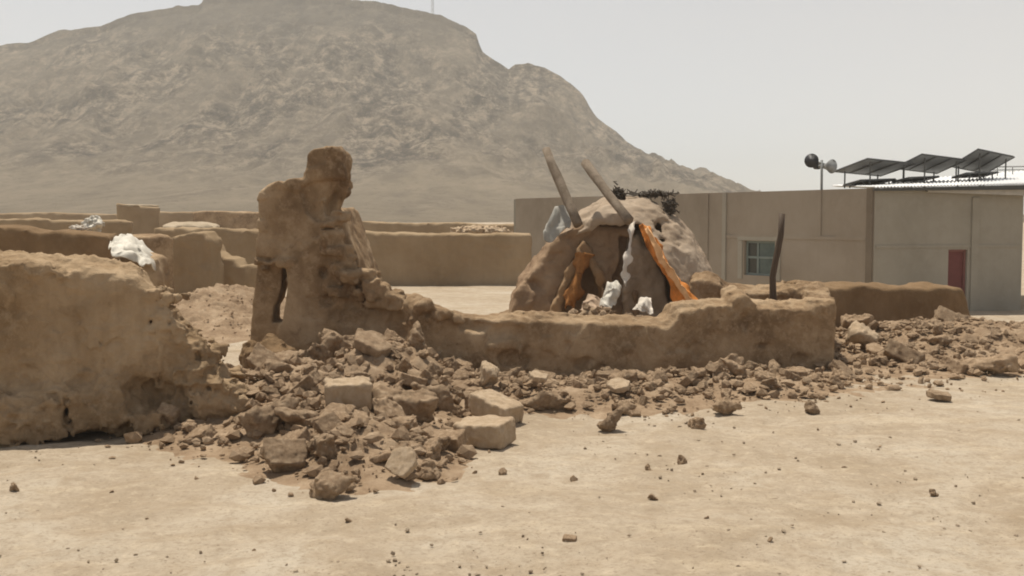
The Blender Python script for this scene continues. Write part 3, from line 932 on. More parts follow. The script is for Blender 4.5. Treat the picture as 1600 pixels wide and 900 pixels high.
cloth('white_rag', [[(950, 438, 14.0), (962, 440, 14.05), (972, 446, 14.1)], [(944, 452, 13.9), (960, 452, 13.8), (970, 456, 13.95)], [(938, 470, 13.8), (952, 470, 13.7), (964, 472, 13.85)], [(936, 478, 13.75), (950, 480, 13.62), (962, 478, 13.78)]],
      M_white, 'crumpled white rag lying on the rubble inside the broken dome', 'rag', fold=0.09, freq=8, seed=15)
cloth('rag', [[(1000, 462, 13.9), (1010, 460, 13.95), (1020, 466, 14.0)], [(994, 476, 13.7), (1008, 474, 13.68), (1020, 478, 13.75)], [(992, 484, 13.6), (1006, 485, 13.55), (1018, 484, 13.6)]], M_offw,
      'grubby pale rag on the rubble right of the white one, inside the broken dome', 'rag', fold=0.10, freq=9, seed=45, rag=.05)
cloth('rag', [[(916, 462, 14.5), (926, 458, 14.5), (936, 464, 14.5)], [(912, 474, 14.3), (926, 472, 14.25), (938, 476, 14.3)], [(908, 484, 14.1), (922, 484, 14.05), (938, 484, 14.1)]], M_grub,
      'dull brownish rag in front of the pointed recess of the broken dome', 'rag', fold=0.10, freq=9, seed=48, rag=.05)
cloth('grey_sheet', [[(868, 325, 15.1), (880, 322, 15.15), (892, 330, 15.2)], [(856, 345, 14.95), (872, 345, 14.98), (892, 348, 15.02)], [(850, 362, 14.85), (868, 366, 14.9), (886, 360, 14.95)], [(850, 374, 14.8), (860, 376, 14.85), (872, 370, 14.9)]],
      M_blue, 'faded grey plastic sheet hanging on the dome left of the beams', 'sheet', fold=0.10, freq=5, seed=18)

# ------------------------------------------------------------------ beams, stick, twigs
def beam(name, a, b, r, mat, label, cat, mids=6, jit=0.1):
    a, b = P(*a), P(*b)
    path = [a + (b - a) * t for t in np.linspace(0, 1, mids)]
    path = [q + np.array([0.006 * math.sin(3 * i), 0, 0.004 * math.cos(5 * i)]) for i, q in enumerate(path)]
    m = MB(); m.tube(path, np.linspace(r, r * .93, mids), 10, True, jit)
    return tag(m.build(name, mat, smooth=True), label, cat)
beam('wooden_beam', (903, 352, 14.75), (853, 234, 15.5), 0.066, M_wood, 'left of two weathered wooden beams leaning up out of the broken dome', 'beam')
beam('wooden_beam', (983, 346, 14.2), (914, 254, 15.2), 0.066, M_wood, 'right of two weathered wooden beams, ending beside the orange cloth', 'beam')
m = MB()
m.tube([P(1207, 520, 13.0), P(1208, 472, 13.0), P(1207, 432, 13.0), P(1214, 398, 13.02), P(1220, 366, 13.03), P(1222, 334, 13.05)], [0.042, .042, .04, .038, .036, .036], 8, True, 0.12)
tag(m.build('crooked_post', M_stick, smooth=True), 'dark crooked wooden post standing inside the low wall on the right', 'post')

def twigs(name, centre, spread, n, length, label):
    m = MB()
    c = P(*centre)
    for k in range(n):
        p = c + rng.normal(0, 1, 3) * np.array(spread)
        d = rng.normal(0, 1, 3) * np.array([1, .5, .45]); d /= np.linalg.norm(d)
        L = length * rng.uniform(.5, 1.2)
        q = p + d * L
        mid = (p + q) / 2 + rng.normal(0, .02, 3)
        m.tube([p, mid, q], [0.011, .01, .006], 4, True)
    m.tube([c - np.array(spread) * (2.2, 0, 0), c, c + np.array(spread) * (2.2, 0, 0)], [.012, .016, .012], 5, True)
    tag(m.build(name, M_twig), label, 'twigs')
twigs('twig_bundle', (965, 306, 15.35), (.036, .04, .045), 420, .06, 'dark round tuft of dry twigs beside the right beam on the dome top')
twigs('twig_bundle', (1018, 303, 15.45), (.13, .07, .006), 230, .075, 'flat dark spread of dry twigs along the crown of the dome')
twigs('twig_bundle', (1048, 322, 15.3), (.03, .06, .045), 200, .06, 'small dark tuft of dry twigs on the right shoulder of the dome')

# ------------------------------------------------------------------ dark low wall on the right
pr = Plane(tuple(P(1285, 480, 16.2)[:2]), tuple(P(1540, 480, 17.2)[:2]))
rpoly = pr.top([(1255, 442), (1300, 443), (1350, 442), (1380, 445), (1430, 447), (1470, 444), (1505, 446), (1513, 462), (1520, 488), (1534, 512), (1545, 540)], -0.4)
lo_ = (P(1250, 400, 16.0)[0] - .2, 15.7, -.5); hi_ = (P(1550, 400, 17.4)[0] + .3, 18.1, 1.0)
me, o_ = sdf_mesh('dark_wall', slab(pr, rpoly, 0.5, 0.05, 0.04, 91, 0.3, 0.25), lo_, hi_, 0.035, rough(.04, 2.5, .018, 11, 92))
tag(link('dark_wall', me, M_dark, None, o_), 'dark brown low mud wall in front of the concrete building', 'wall')

# ------------------------------------------------------------------ walls and houses behind
def farwall(name, a, b, pix, th, step, label, mat=M_far, seed=100, k=0.03, zb=-0.3, amp=1.0, cat='wall'):
    p = Plane(a, b)
    poly = p.top(pix, zb)
    us = [q[0] for q in poly]; zs = [q[1] for q in poly]
    cs = [p.a + p.t * u + p.n * w_ for u in (min(us), max(us)) for w_ in (0, th)]
    lo = (min(c[0] for c in cs) - .15, min(c[1] for c in cs) - .15, zb); hi = (max(c[0] for c in cs) + .15, max(c[1] for c in cs) + .15, max(zs) + .2)
    me, o = sdf_mesh(name, slab(p, poly, th, k, 0.05 * amp, seed, 0.35, 0.12), lo, hi, step, lambda x, y, z: .025 * amp * fbm(x, y, z, 1.4, 3, seed + 1) - .025 * amp * (ridged(x, y, z, 2.2, 3, seed + 2) - .3) * np.clip((z - .6) / .8, .25, 1) + .02 * amp * fbm(x, y, z, 8, 2, seed + 3) + flakes(x, y, z, seed + 4, .03 * amp, .7))
    return tag(link(name, me, mat, None, o), label, cat)
def pt(px, d):
    return tuple(P(px, 400, d)[:2])
farwall('compound_wall', pt(240, 29.2), pt(806, 28.5), [(236, 353), (330, 356), (400, 358), (480, 359), (570, 360), (650, 362), (740, 363), (803, 363), (830, 364)], 0.5, 0.06, 'long plain mud wall in the middle distance, running behind the pillar to the concrete building', seed=101)
farwall('stepped_wall', pt(318, 25.5), pt(420, 24.5), [(314, 372), (326, 376), (336, 392), (346, 399), (364, 402), (374, 413), (388, 410), (402, 408), (425, 416)], 0.4, 0.045, 'ruined mud wall with a stepped top edge left of the pillar', seed=105)
farwall('wall_remnant', pt(262, 24.6), pt(330, 24.2), [(260, 380), (266, 368), (285, 366), (300, 361), (316, 362), (326, 376), (329, 400)], 0.5, 0.045, 'pale upright piece of ruined mud wall with rounded corners, left of the stepped wall', seed=108)
farwall('garden_wall', pt(160, 22.0), pt(272, 23.0), [(150, 366), (205, 367), (240, 366), (268, 365), (272, 372)], 0.5, 0.05, 'short brown mud wall behind the white plastic sheet', mat=M_ruin, seed=111)
farwall('brown_wall', pt(-60, 17.5), pt(172, 17.5), [(-90, 350), (0, 352), (40, 356), (64, 362), (90, 360), (168, 363), (171, 372)], 0.6, 0.045, 'dark brown mud wall at the left, seen above the foreground wall', mat=M_dark, seed=114)
farwall('back_wall', pt(-150, 33), pt(200, 34), [(-150, 338), (0, 341), (60, 340), (100, 344), (180, 342), (205, 345)], 0.5, 0.07, 'distant low mud wall behind the dark brown wall at the left', seed=116)
farwall('back_wall', pt(540, 48), pt(840, 47), [(540, 344), (600, 347), (700, 347), (760, 350), (840, 350)], 0.6, 0.09, 'distant mud wall showing just above the long plain wall right of the pillar', seed=118)
farwall('back_wall', pt(330, 52), pt(560, 52), [(300, 330), (345, 329), (400, 331), (470, 332), (560, 338)], 0.6, 0.09, 'distant brown house wall directly behind the pillar', seed=121, mat=M_ruin)
farwall('back_wall', pt(-100, 70), pt(330, 72), [(-120, 331), (0, 333), (90, 331), (180, 334), (250, 330), (330, 331)], 0.6, 0.12, 'most distant thin mud wall at the foot of the hill on the left', seed=124)

# flat-roofed house block
def house(name, px0, px1, d, y0, y1, dep, label, mat, roof_h=0.18, bulge=0.0):
    a, b = P(px0, y0, d), P(px1, y1, d + .6)
    e = empty(name, ((a[0] + b[0]) / 2, d, 0), label, 'house')
    pl_ = Plane(a[:2], b[:2])
    poly_ = [(0, -.3), (0, a[2] - .02), (pl_.L, b[2] - .02), (pl_.L, -.3)]
    lo = (a[0] - .4, d - .3, -.3); hi = (b[0] + .4 + .2 * dep, d + dep + 1.0, max(a[2], b[2]) + .2)
    me, _ = sdf_mesh('wall', slab(pl_, poly_, dep, 0.08, .05, 131), lo, hi, .09, rough(.05, 1.2, .02, 6, 133), origin=tuple(e.location))
    link('wall', me, mat, e)
    c = (pl_.a + pl_.b) / 2 + pl_.n * dep / 2
    zt = max(a[2], b[2])
    rz = math.atan2(pl_.t[1], pl_.t[0])
    def rf(X, Y, Z):
        return np.maximum(ell(X, Y, Z, (c[0], c[1], zt - .1), (pl_.L * .56, dep * .62, roof_h + bulge)), boxd(X, Y, Z, (c[0], c[1], zt), (pl_.L * .5 + .04, dep * .5 + .04, 1), rz))
    me, _ = sdf_mesh('roof', rf, (c[0] - pl_.L * .6, c[1] - dep * .65, zt - .3), (c[0] + pl_.L * .6, c[1] + dep * .65, zt + roof_h + bulge + .2), .07, rough(.05, 2, .02, 8, 137), origin=tuple(e.location))
    link('roof', me, M_pale_roof, e)
    return e
M_pale_roof = mud('pale_mud_roof', (0.33, 0.265, 0.18), (0.40, 0.32, 0.225), (0.47, 0.385, 0.28), 1.0, 0.4, 0.5)
house('mud_house', 183, 250, 44, 317, 324, 3.0, 'small box-shaped mud house rising above the walls at the left', M_far, .05)
house('mud_house', 255, 345, 40, 352, 356, 4.0, 'low mud house with a pale rounded roof, left of the pillar', M_far, .22)

# pale rubble on the far wall and white heaps
def lump(name, c, r, mat, label, cat, amp=.5, seed=200, step=None):
    c = np.array(c)
    st = step or min(r) / 7
    me, o = sdf_mesh(name, lambda X, Y, Z: ell(X, Y, Z, c, r), c - np.array(r) * 1.5, c + np.array(r) * 1.5, st,
                     lambda x, y, z: amp * min(r) * fbm(x, y, z, 1.6 / min(r), 3, seed))
    return tag(link(name, me, mat, None, o), label, cat)
lump('clay_heap', P(750, 361, 30.2), (.75, .35, .14), M_pale, 'pale heap of clay behind the top of the long plain wall', 'clay heap', seed=203)
lump('white_bundle', P(146, 350, 19), (.14, .15, .11), M_white, 'crumpled white bundle lying on top of the dark brown wall at the left', 'bundle', 1.1, 207)
lump('white_bundle', P(122, 357, 18.0), (.10, .12, .05), M_offw, 'smaller dull white bundle beside the crumpled one on the dark brown wall', 'bundle', .9, 209)

# white sheet draped on a stub behind the left wall
st_c = P(208, 405, 12.6)
me, o_ = sdf_mesh('mud_stub', lambda X, Y, Z: boxd(X, Y, Z, (st_c[0], 12.9, .45), (.22, .22, .80), .1) - .04, (st_c[0] - .5, 12.4, -.3), (st_c[0] + .5, 13.4, 1.45), .03, rough(.06, 3, .02, 12, 141))
tag(link('mud_stub', me, M_ruin, None, o_), 'short mud stub hidden under the white plastic sheet', 'wall stub')
cloth('plastic_sheet', [[(172, 378, 12.7), (182, 371, 13.1), (200, 368, 13.3), (216, 376, 13.4)],
                        [(173, 388, 12.5), (188, 374, 12.8), (212, 375, 13.0), (230, 388, 13.2)],
                        [(176, 396, 12.4), (196, 388, 12.55), (222, 390, 12.75), (244, 402, 12.95)],
                        [(182, 400, 12.4), (208, 398, 12.45), (232, 404, 12.6), (250, 414, 12.8)],
                        [(196, 404, 12.4), (220, 410, 12.42), (238, 416, 12.55), (247, 424, 12.75)]], M_white,
      'bright white plastic sheet hanging over the broken end of the left mud wall', 'plastic sheet', fold=.11, freq=7, seed=22)

# ------------------------------------------------------------------ concrete building
CB = P(1365, 400, 25.0)[:2]                     # near corner
CL = P(806, 400, 37.0)[:2]
CR = P(1597, 400, 26.0)[:2]
ZT = P(1365, 294, 25.0)[2]
bld = empty('concrete_building', (CB[0], CB[1], -0.4), 'long grey-brown cement building at the right with red door and white metal roof', 'building')
uL = Plane(CL, CB); uR = Plane(CB, CR)
def wl(px, py, pl_=None):
    return (pl_ or uL).world(px, py)
def win_rect(pl_, px0, px1, py0, py1):
    a, b = pl_.world(px0, py0), pl_.world(px1, py1)
    return a[:2], b[:2], b[2], a[2]
def wall_with_hole(pl_, z0, z1, th, hole=None):
    """wall pieces butted round an opening (u0,u1,za,zb)"""
    m = MB()
    def seg(u0, u1, a, b):
        if u1 - u0 > 1e-3 and b - a > 1e-3:
            m.wallbox(pl_.a + pl_.t * u0, pl_.a + pl_.t * u1, a, b, th)
    if hole is None:
        seg(0, pl_.L, z0, z1)
    else:
        u0, u1, a, b = hole
        seg(0, u0, z0, z1); seg(u1, pl_.L, z0, z1); seg(u0, u1, z0, a); seg(u0, u1, b, z1)
    return m
wa, wb = uL.hit(1163, 376), uL.hit(1210, 432)
whole = (wa[0], wb[0], wb[1], wa[1])
wall_with_hole(uL, -0.6, ZT, 0.35, whole).build('wall', M_conc, bld)
da, db = uR.hit(1482, 390), uR.hit(1509, 500)
dz0 = -0.42
dhole = (da[0], db[0], -0.55, da[1])
wall_with_hole(uR, -0.6, ZT - .02, 0.35, dhole).build('wall', M_conc2, bld)
# remaining sides and flat roof
m = MB(); back = np.array([CL[0] + 6.5, CL[1] + 9.0]); br = np.array([CR[0] + 3.0, CR[1] + 14.0])
m.wallbox(CL + (0.2, 0.3), CL + (5, 10), -0.6, ZT - .01, .3)
m.build('side_wall', M_conc2, bld)
MB().wallbox(CR - (0.36, -0.36), CR + (2.6, 12), -0.6, ZT - .03, .34).build('side_wall', M_conc2, bld)
m = MB()
for za, zb in ((ZT - .16, ZT - .05),):
    q = [CL + (.3, .6), CB + (0.05, .5), CR + (-.4, .5), CR + (2.2, 12), CL + (5, 10.3)]
    V = [(*p_, za) for p_ in q] + [(*p_, zb) for p_ in q]
    m.add(V, [[0, 1, 2, 3], [0, 3, 4, 4], [5, 8, 7, 6], [5, 9, 8, 8]]) if False else None
    c0 = [CL + (.4, .6), CB + (0.05, .5), CB + (6, 12), CL + (5, 10.3)]
    m.hexa([(*p_, za) for p_ in c0] + [(*p_, zb) for p_ in c0])
m.build('flat_roof', M_conc, bld)
# corner post, pilasters, string courses
def strip_v(pl_, px, wpx, z0, z1, out, name, mat):
    u = pl_.hit(px, 400)[0]; hw = wpx / 2 / FPX * 28
    MB().wallbox(pl_.a + pl_.t * (u - hw), pl_.a + pl_.t * (u + hw), z0, z1, out, out).build(name, mat, bld)
strip_v(uL, 1359, 10, -.6, ZT + .004, .05, 'corner_post', M_post)
strip_v(uL, 1280, 6, wl(1280, 368)[2], ZT - .01, .03, 'pilaster', M_conc)
strip_v(uL, 1132, 8, -.6, ZT - .01, .04, 'pilaster', M_conc2)
strip_v(uL, 1105, 5, -.6, ZT - .01, .03, 'pilaster', M_conc)
strip_v(uR, 1522, 12, -.6, ZT - .2, .04, 'pilaster', M_conc2)
zc = wl(1300, 372)[2]
u0, u1 = uL.hit(1135, 400)[0], uL.hit(1353, 400)[0]
MB().wallbox(uL.a + uL.t * u0, uL.a + uL.t * u1, zc - .04, zc + .04, .025, .025).build('string_course', M_conc, bld)
zc = wl(1450, 385, uR)[2]
MB().wallbox(uR.a + uR.t * .05, uR.a + uR.t * (uR.L - .05), zc - .03, zc + .03, .02, .02).build('string_course', M_conc2, bld)
# window with frame and panes
def wbox(m, pl_, u0, u1, z0, z1, w0, w1):
    m.wallbox(pl_.a + pl_.t * u0, pl_.a + pl_.t * u1, z0, z1, w1 - w0, -w0)
u0, u1, z0, z1 = whole
fr = MB()
e = .055
wbox(fr, uL, u0, u0 + e, z0, z1, .08, .15); wbox(fr, uL, u1 - e, u1, z0, z1, .08, .15)
wbox(fr, uL, u0 + e, u1 - e, z0, z0 + e, .08, .15); wbox(fr, uL, u0 + e, u1 - e, z1 - e, z1, .08, .15)
um = u0 + (u1 - u0) * .38; zm = z0 + (z1 - z0) * .52
wbox(fr, uL, um - .03, um + .03, z0 + e, z1 - e, .085, .145)
wbox(fr, uL, u0 + e, um - .03, zm - .03, zm + .03, .085, .145); wbox(fr, uL, um + .03, u1 - e, zm - .03, zm + .03, .085, .145)
window = fr.build('window', M_wframe, bld)
pn_ = MB(); wbox(pn_, uL, u0 + e, um - .03, z0 + e, z1 - e, .11, .12); pn_.build('pane', M_dkglass, window)
pn_ = MB(); wbox(pn_, uL, um + .03, u1 - e, z0 + e, z1 - e, .11, .12); pn_.build('pane', M_glass, window)
sl = MB(); wbox(sl, uL, u0 - .2, u1 + .2, z1 + .01, z1 + .10, -.05, .02); sl.build('lintel', M_conc2, window)
sl = MB(); wbox(sl, uL, u0 - .2, u0 - .05, z0 - .1, z1, -.03, .01); sl.build('surround', M_conc2, window)
sl = MB(); wbox(sl, uL, u1 + .05, u1 + .2, z0 - .1, z1, -.03, .01); sl.build('surround', M_conc2, window)
# door
u0, u1, z0, z1 = dhole
dr = MB(); wbox(dr, uR, u0 + .05, u1 - .05, z0, z1 - .05, .10, .14); door = dr.build('door', M_door, bld)
dr = MB(); wbox(dr, uR, u0, u0 + .05, z0, z1, .06, .16); wbox(dr, uR, u1 - .05, u1, z0, z1, .06, .16); wbox(dr, uR, u0 + .05, u1 - .05, z1 - .05, z1, .06, .16); dr.build('frame', M_doorf, door)
# white corrugated roof sheet, sloping down towards the camera
def roof_sheet():
    a, b = P(1365, 292, 24.9), P(1680, 285, 25.9)          # eave
    c, d = P(1300, 290, 31.5), P(1760, 254, 33.0)          # ridge
    nu, nv = 260, 8
    V = []
    for i in range(nu + 1):
        s = i / nu
        for j in range(nv + 1):
            t_ = j / nv
            q = (a + (b - a) * s) * (1 - t_) + (c + (d - c) * s) * t_
            V.append(q + np.array([0, 0, 0.022 * math.sin(i * 1.5)]))
    V = np.array(V)
    i, j = np.meshgrid(np.arange(nu), np.arange(nv), indexing='ij')
    q = (i * (nv + 1) + j).ravel()
    me = mk_mesh('roof', V - np.array(bld.location), np.stack([q, q + nv + 1, q + nv + 2, q + 1], 1))
    o = link('roof', me, M_roof, bld)
    m = o.modifiers.new('t', 'SOLIDIFY'); m.thickness = .02
    MB().hexa([a + (0, -.03, -.09), b + (0, -.03, -.16), b + (0, .04, -.16), a + (0, .04, -.09), a + (0, -.03, -.035), b + (0, -.03, -.035), b + (0, .04, -.035), a + (0, .04, -.035)]).build('gutter', M_darkm, o)
    e0, e1 = P(1450, 296, 25.2), P(1680, 291, 25.95)
    MB().hexa([e0 + (0, 0, -.06), e1 + (0, 0, -.26), e1 + (0, .1, -.26), e0 + (0, .1, -.06), e0, e1, e1 + (0, .1, 0), e0 + (0, .1, 0)]).build('fascia', M_fasc, o)
roof_sheet()

# solar tables on the roof, with low dark slabs added as their shadows
def solar(cs, k, label):
    """cs: left, top, right, bottom corners (px,py,dist)"""
    p = [P(*q) for q in cs]
    base = sum(p) / 4
    e = empty('panel_or_shadow_slab', (base[0], base[1], ZT), label, 'solar panel', 'solar panels on the white metal roof')
    n = np.cross(p[1] - p[0], p[3] - p[0]); n /= np.linalg.norm(n)
    if n[2] < 0: n = -n
    def sub(a0, a1, b0, b1):
        f = lambda u_, v_: p[0] + (p[1] - p[0]) * u_ + (p[3] - p[0]) * v_
        return [f(a0, b0), f(a1, b0), f(a1, b1), f(a0, b1)]
    q = sub(0.015, .985, 0.015, .985)
    MB().hexa([c - n * .012 for c in q] + [c + n * .008 for c in q]).build('backsheet', M_panel, e)
    MB().hexa([c + n * .009 for c in q] + [c + n * .014 for c in q]).build('cells', M_cell, e)
    fr = MB()
    for s_ in ((0, 1, 0, .014), (0, 1, .986, 1), (0, .014, .014, .986), (.986, 1, .014, .986), (.014, .986, .32, .35), (.014, .986, .65, .68)):
        g = sub(*s_)
        fr.hexa([c - n * .035 for c in g] + [c - n * .013 for c in g])
    fr.build('frame', M_darkm, e)
    for u_, v_ in ((.12, .15), (.88, .15), (.12, .85), (.88, .85)):
        f = p[0] + (p[1] - p[0]) * u_ + (p[3] - p[0]) * v_
        MB().tube([f - n * .036, np.array([f[0], f[1], ZT + (f[1] - 25) * .03])], .02, 6).build('leg', M_darkm, e)
solar([(1303, 267, 28.4), (1355, 247, 27.0), (1428, 254, 27.6), (1376, 274, 29.0)], 0, 'leftmost tilted solar panel on the roof, nearest the loudspeakers')
solar([(1396, 262, 28.5), (1440, 240, 27.1), (1508, 248, 27.7), (1464, 270, 29.1)], 1, 'middle tilted solar panel on the white metal roof')
solar([(1484, 259, 28.6), (1528, 232, 27.2), (1584, 243, 27.8), (1540, 270, 29.2)], 2, 'rightmost and highest tilted solar panel on the roof')
solar([(1316, 289, 28.0), (1344, 281, 27.2), (1400, 279, 28.0), (1372, 287, 28.8)], 3, 'low dark slab standing in for the shadow beneath the leftmost tilted panel')  # this and the next two: dark slabs in place of cast shadows
solar([(1392, 284, 28.0), (1420, 277, 27.2), (1470, 274, 28.0), (1440, 282, 28.8)], 4, 'low dark slab standing in for the shadow beneath the middle tilted panel')
solar([(1486, 277, 28.0), (1510, 270, 27.2), (1560, 268, 28.0), (1536, 275, 28.8)], 5, 'low dark slab standing in for the shadow beneath the rightmost tilted panel')
rl = MB()
rl.tube([P(1535, 261, 30), P(1700, 259, 31)], .018, 6); rl.tube([P(1535, 266, 30), P(1700, 264, 31)], .014, 6)
for k in range(8):
    f = k / 7
    rl.tube([P(1535 + 165 * f, 260.5 - 2 * f, 30 + f), P(1535 + 165 * f, 276 - 2 * f, 30 + f)], .014, 6)
tag(rl.build('roof_railing', M_steel), 'thin grey metal railing along the white roof right of the solar panels', 'railing')

# loudspeakers
lp = P(1284, 300, 26.5)
spk = empty('loudspeaker_pole', (lp[0], lp[1], ZT - .4), 'thin roof pole carrying two horn loudspeakers, one dark and one pale', 'loudspeaker')
MB().tube([(lp[0], lp[1], ZT - .4), P(1284, 250, 26.5)], .03, 8).build('pole', M_hornl, spk, True)
def horn(c, d, r, mat):
    c = np.array(c); d = np.array(d, float); d /= np.linalg.norm(d)
    m = MB()
    ts = np.linspace(0, 1, 9)
    m.tube([c + d * (.42 * t_ - .42) for t_ in ts] + [c + d * 0.0 - d * .03, c - d * .16], list(.04 + (r - .04) * ts ** 2.2) + [r * .92, .05], 18)
    o = m.build('horn', mat, spk, True)
    MB().tube([c - d * .56, c - d * .43], .075, 12).build('driver', M_horn, o, True)
    return o
horn(P(1268, 251, 26.35), (-.45, -1, .05), .17, M_horn)
horn(P(1300, 260, 26.3), (.5, -.9, -.05), .17, M_hornl)
MB().tube([P(1272, 252, 26.5), P(1300, 260, 26.5)], .025, 6).build('bracket', M_steel, spk)

# ------------------------------------------------------------------ mast on the hill
mp = P(676, 27, 432)
mz = mp[2] - 2.0
mast = MB()
for sx_, sy_ in ((-.5, -.4), (.5, -.4), (0, .5)):
    mast.tube([(mp[0] + sx_, mp[1] + sy_, mz), (mp[0] + sx_ * .4, mp[1] + sy_ * .4, mz + 22)], .07, 5)
for k in range(11):
    f = 1 - .6 * k / 11; z_ = mz + 2 * k
    mast.tube([(mp[0] - .5 * f, mp[1] - .4 * f, z_), (mp[0] + .5 * f, mp[1] - .4 * f, z_ + 1.8)], .03, 4)
    mast.tube([(mp[0] + .5 * f, mp[1] - .4 * f, z_), (mp[0], mp[1] + .5 * f, z_ + 1.8)], .03, 4)
tag(mast.build('radio_mast', M_steel), 'thin lattice radio mast standing on the ridge of the hill', 'mast')

# ------------------------------------------------------------------ broken bricks and clods
def clod_mesh(seed, kind):
    g = np.random.default_rng(seed)
    n = 14
    dirs = g.normal(0, 1, (n, 3)); dirs /= np.linalg.norm(dirs, axis=1)[:, None]
    offs = g.uniform(.55, 1.0, n)
    asp = np.array([1, g.uniform(.65, 1), g.uniform(.5, .85)])
    if kind == 'brick':
        def f(X, Y, Z):
            d = boxd(X, Y, Z, (0, 0, 0), (.86, .62, .38)) - .05
            for k in range(2):
                q = dirs[k] * np.array([1, 1, .5]); q /= np.linalg.norm(q)
                d = smax(d, X * q[0] + Y * q[1] + Z * q[2] - (.72 + .1 * k), .08)
            return d
        amp = (.10, .05)
    elif kind == 'slab':
        def f(X, Y, Z):
            d = boxd(X, Y, Z, (0, 0, 0), (.9, .75, .16)) - .04
            for k in range(5):
                a_ = g.uniform(0, 6.28) if False else k * 1.26 + offs[k]
                d = smax(d, X * math.cos(a_) + Y * math.sin(a_) - (.6 + .3 * offs[k + 5] - .1), .06)
            return d
        amp = (.08, .04)
    else:
        def f(X, Y, Z):
            d = np.full(X.shape, -9.0)
            for k in range(n):
                d = smax(d, (X * dirs[k, 0] / asp[0] + Y * dirs[k, 1] / asp[1] + Z * dirs[k, 2] / asp[2]) * .8 - offs[k] * .72, .2)
            return d
        amp = (.2, .07)
    noise = lambda x, y, z: amp[0] * fbm(x, y, z, 2.2, 3, seed) + amp[1] * fbm(x, y, z, 7, 3, seed + 9)
    lo, hi = (-1.35, -1.35, -1.35), (1.35, 1.35, 1.35)
    me, _ = sdf_mesh('clod', f, lo, hi, 0.065, noise, origin=(0, 0, 0))
    return me
CL_BRICK = [clod_mesh(300 + i, 'brick') for i in range(5)]
CL_SLAB = [clod_mesh(330 + i, 'slab') for i in range(4)]
CL_CLOD = [clod_mesh(360 + i, 'clod') for i in range(12)]
for me in CL_BRICK + CL_SLAB + CL_CLOD:
    me.materials.append(M_clod)
pale_copy = {}
def pale(me):
    if me.name not in pale_copy:
        c = me.copy(); c.materials.clear(); c.materials.append(M_pale); pale_copy[me.name] = c
    return pale_copy[me.name]

def surf(x, y):
    return float(gz(x, y) + np.where(mound(x, y) > .02, mound(x, y) - .02, 0))
def ground_hit(px, py):
    """where the pixel's ray meets the ground or a heap"""
    d = ray(px, py); dist = 3.0
    while dist < 60:
        p_ = np.array([0, 0, EYE]) + d * dist
        if p_[2] < surf(p_[0], p_[1]): return p_
        dist += 0.02
    return p_

placed = []
def put(name, me, x, y, r, rot, label, cat, group=None, sink=.45, sq=(1, 1, 1)):
    o = bpy.data.objects.new(name, me)
    C.objects.link(o)
    o.scale = (r * sq[0], r * sq[1], r * sq[2])
    o.rotation_euler = rot
    o.location = (x, y, surf(x, y) + r * sq[2] * sink)
    tag(o, label, cat, group)
    placed.append((x, y, r))
    return o
def at(name, kind, px, py, wpx, rot, label, cat='clod', is_pale=False, idx=0, sink=.34, sq=(1, 1, 1)):
    """px,py: foot of the thing on the photo; wpx: its width there"""
    h = ground_hit(px, py)
    r = wpx / FPX * h[1] / 1.75
    me = {'brick': CL_BRICK, 'slab': CL_SLAB, 'clod': CL_CLOD}[kind][idx]
    return put(name, pale(me) if is_pale else me, h[0], h[1] + r * .55, r, rot, label, cat, None, sink, sq)

at('mud_brick', 'brick', 755, 700, 84, (0.06, -.05, -.42), 'whole pale mud brick lying flat, nearest of the two bricks in front of the heap', 'brick', True, 0, .42, (1, 1.05, .95))
at('mud_brick', 'brick', 775, 664, 78, (.05, .22, -.75), 'pale mud brick tilted against the back of the nearest one', 'brick', True, 1, .55, (1, .8, .9))
at('mud_brick', 'brick', 541, 645, 70, (.1, .0, .15), 'chunky mud brick with a bright flat top, high in the middle of the big heap', 'brick', True, 2, .5, (1, 1, 1.25))
at('mud_clod', 'clod', 402, 688, 66, (.3, .4, .2), 'large rounded clod on the left side of the big heap, above the dark tilted brick', 'clod', False, 0)
at('mud_clod', 'clod', 462, 672, 62, (.1, .6, 1.3), 'large oblong clod left of the middle of the big heap, right beside a rounded one', 'clod', False, 1)
at('mud_brick', 'brick', 440, 738, 64, (.75, .1, .35), 'dark mud brick tilted up at the lower left edge of the big heap', 'brick', False, 3, .5)
at('mud_clod', 'clod', 508, 782, 74, (.2, .2, 2.0), 'largest clod at the front toe of the big heap', 'clod', False, 2)
at('mud_slab', 'slab', 628, 756, 56, (.95, .15, -.5), 'pale flat slab leaning on edge at the front right of the big heap', 'slab', True, 0, .9)
at('mud_clod', 'clod', 664, 748, 42, (.5, .1, .3), 'dark rounded clod right beside the pale leaning slab', 'clod', False, 3)
at('mud_clod', 'clod', 684, 642, 62, (.2, .9, .6), 'broad dark clod in the upper right of the big heap', 'clod', False, 4)
at('mud_clod', 'clod', 764, 610, 50, (.1, .1, 1.1), 'pale upright clod at the foot of the room wall above the two bricks', 'clod', True, 5, .6, (1, 1, 1.25))
at('mud_clod', 'clod', 522, 556, 74, (.3, .2, .4), 'broad clod crowning the top of the big heap under the pillar', 'clod', False, 6)
at('mud_slab', 'slab', 580, 560, 70, (.35, .4, .2), 'dark flat slab lying near the top of the big heap below the pillar', 'slab', False, 1)
at('mud_clod', 'clod', 1135, 650, 42, (.1, .2, .3), 'pointed dark clod standing alone before the right half of the room wall', 'clod', False, 7, .55, (1, 1, 1.2))
at('mud_clod', 'clod', 1346, 550, 58, (.2, .1, .9), 'pale pyramid-shaped clod at the right end of the room wall', 'clod', True, 8, .6, (1, 1, 1.3))
at('mud_clod', 'clod', 1271, 648, 34, (.4, .2, .9), 'dark clod on the sand below the right end of the room wall', 'clod', False, 9)
at('mud_clod', 'clod', 1085, 671, 28, (.4, .9, .9), 'small dark cube-like clod lying left of and nearer than the pointed one', 'clod', False, 10)
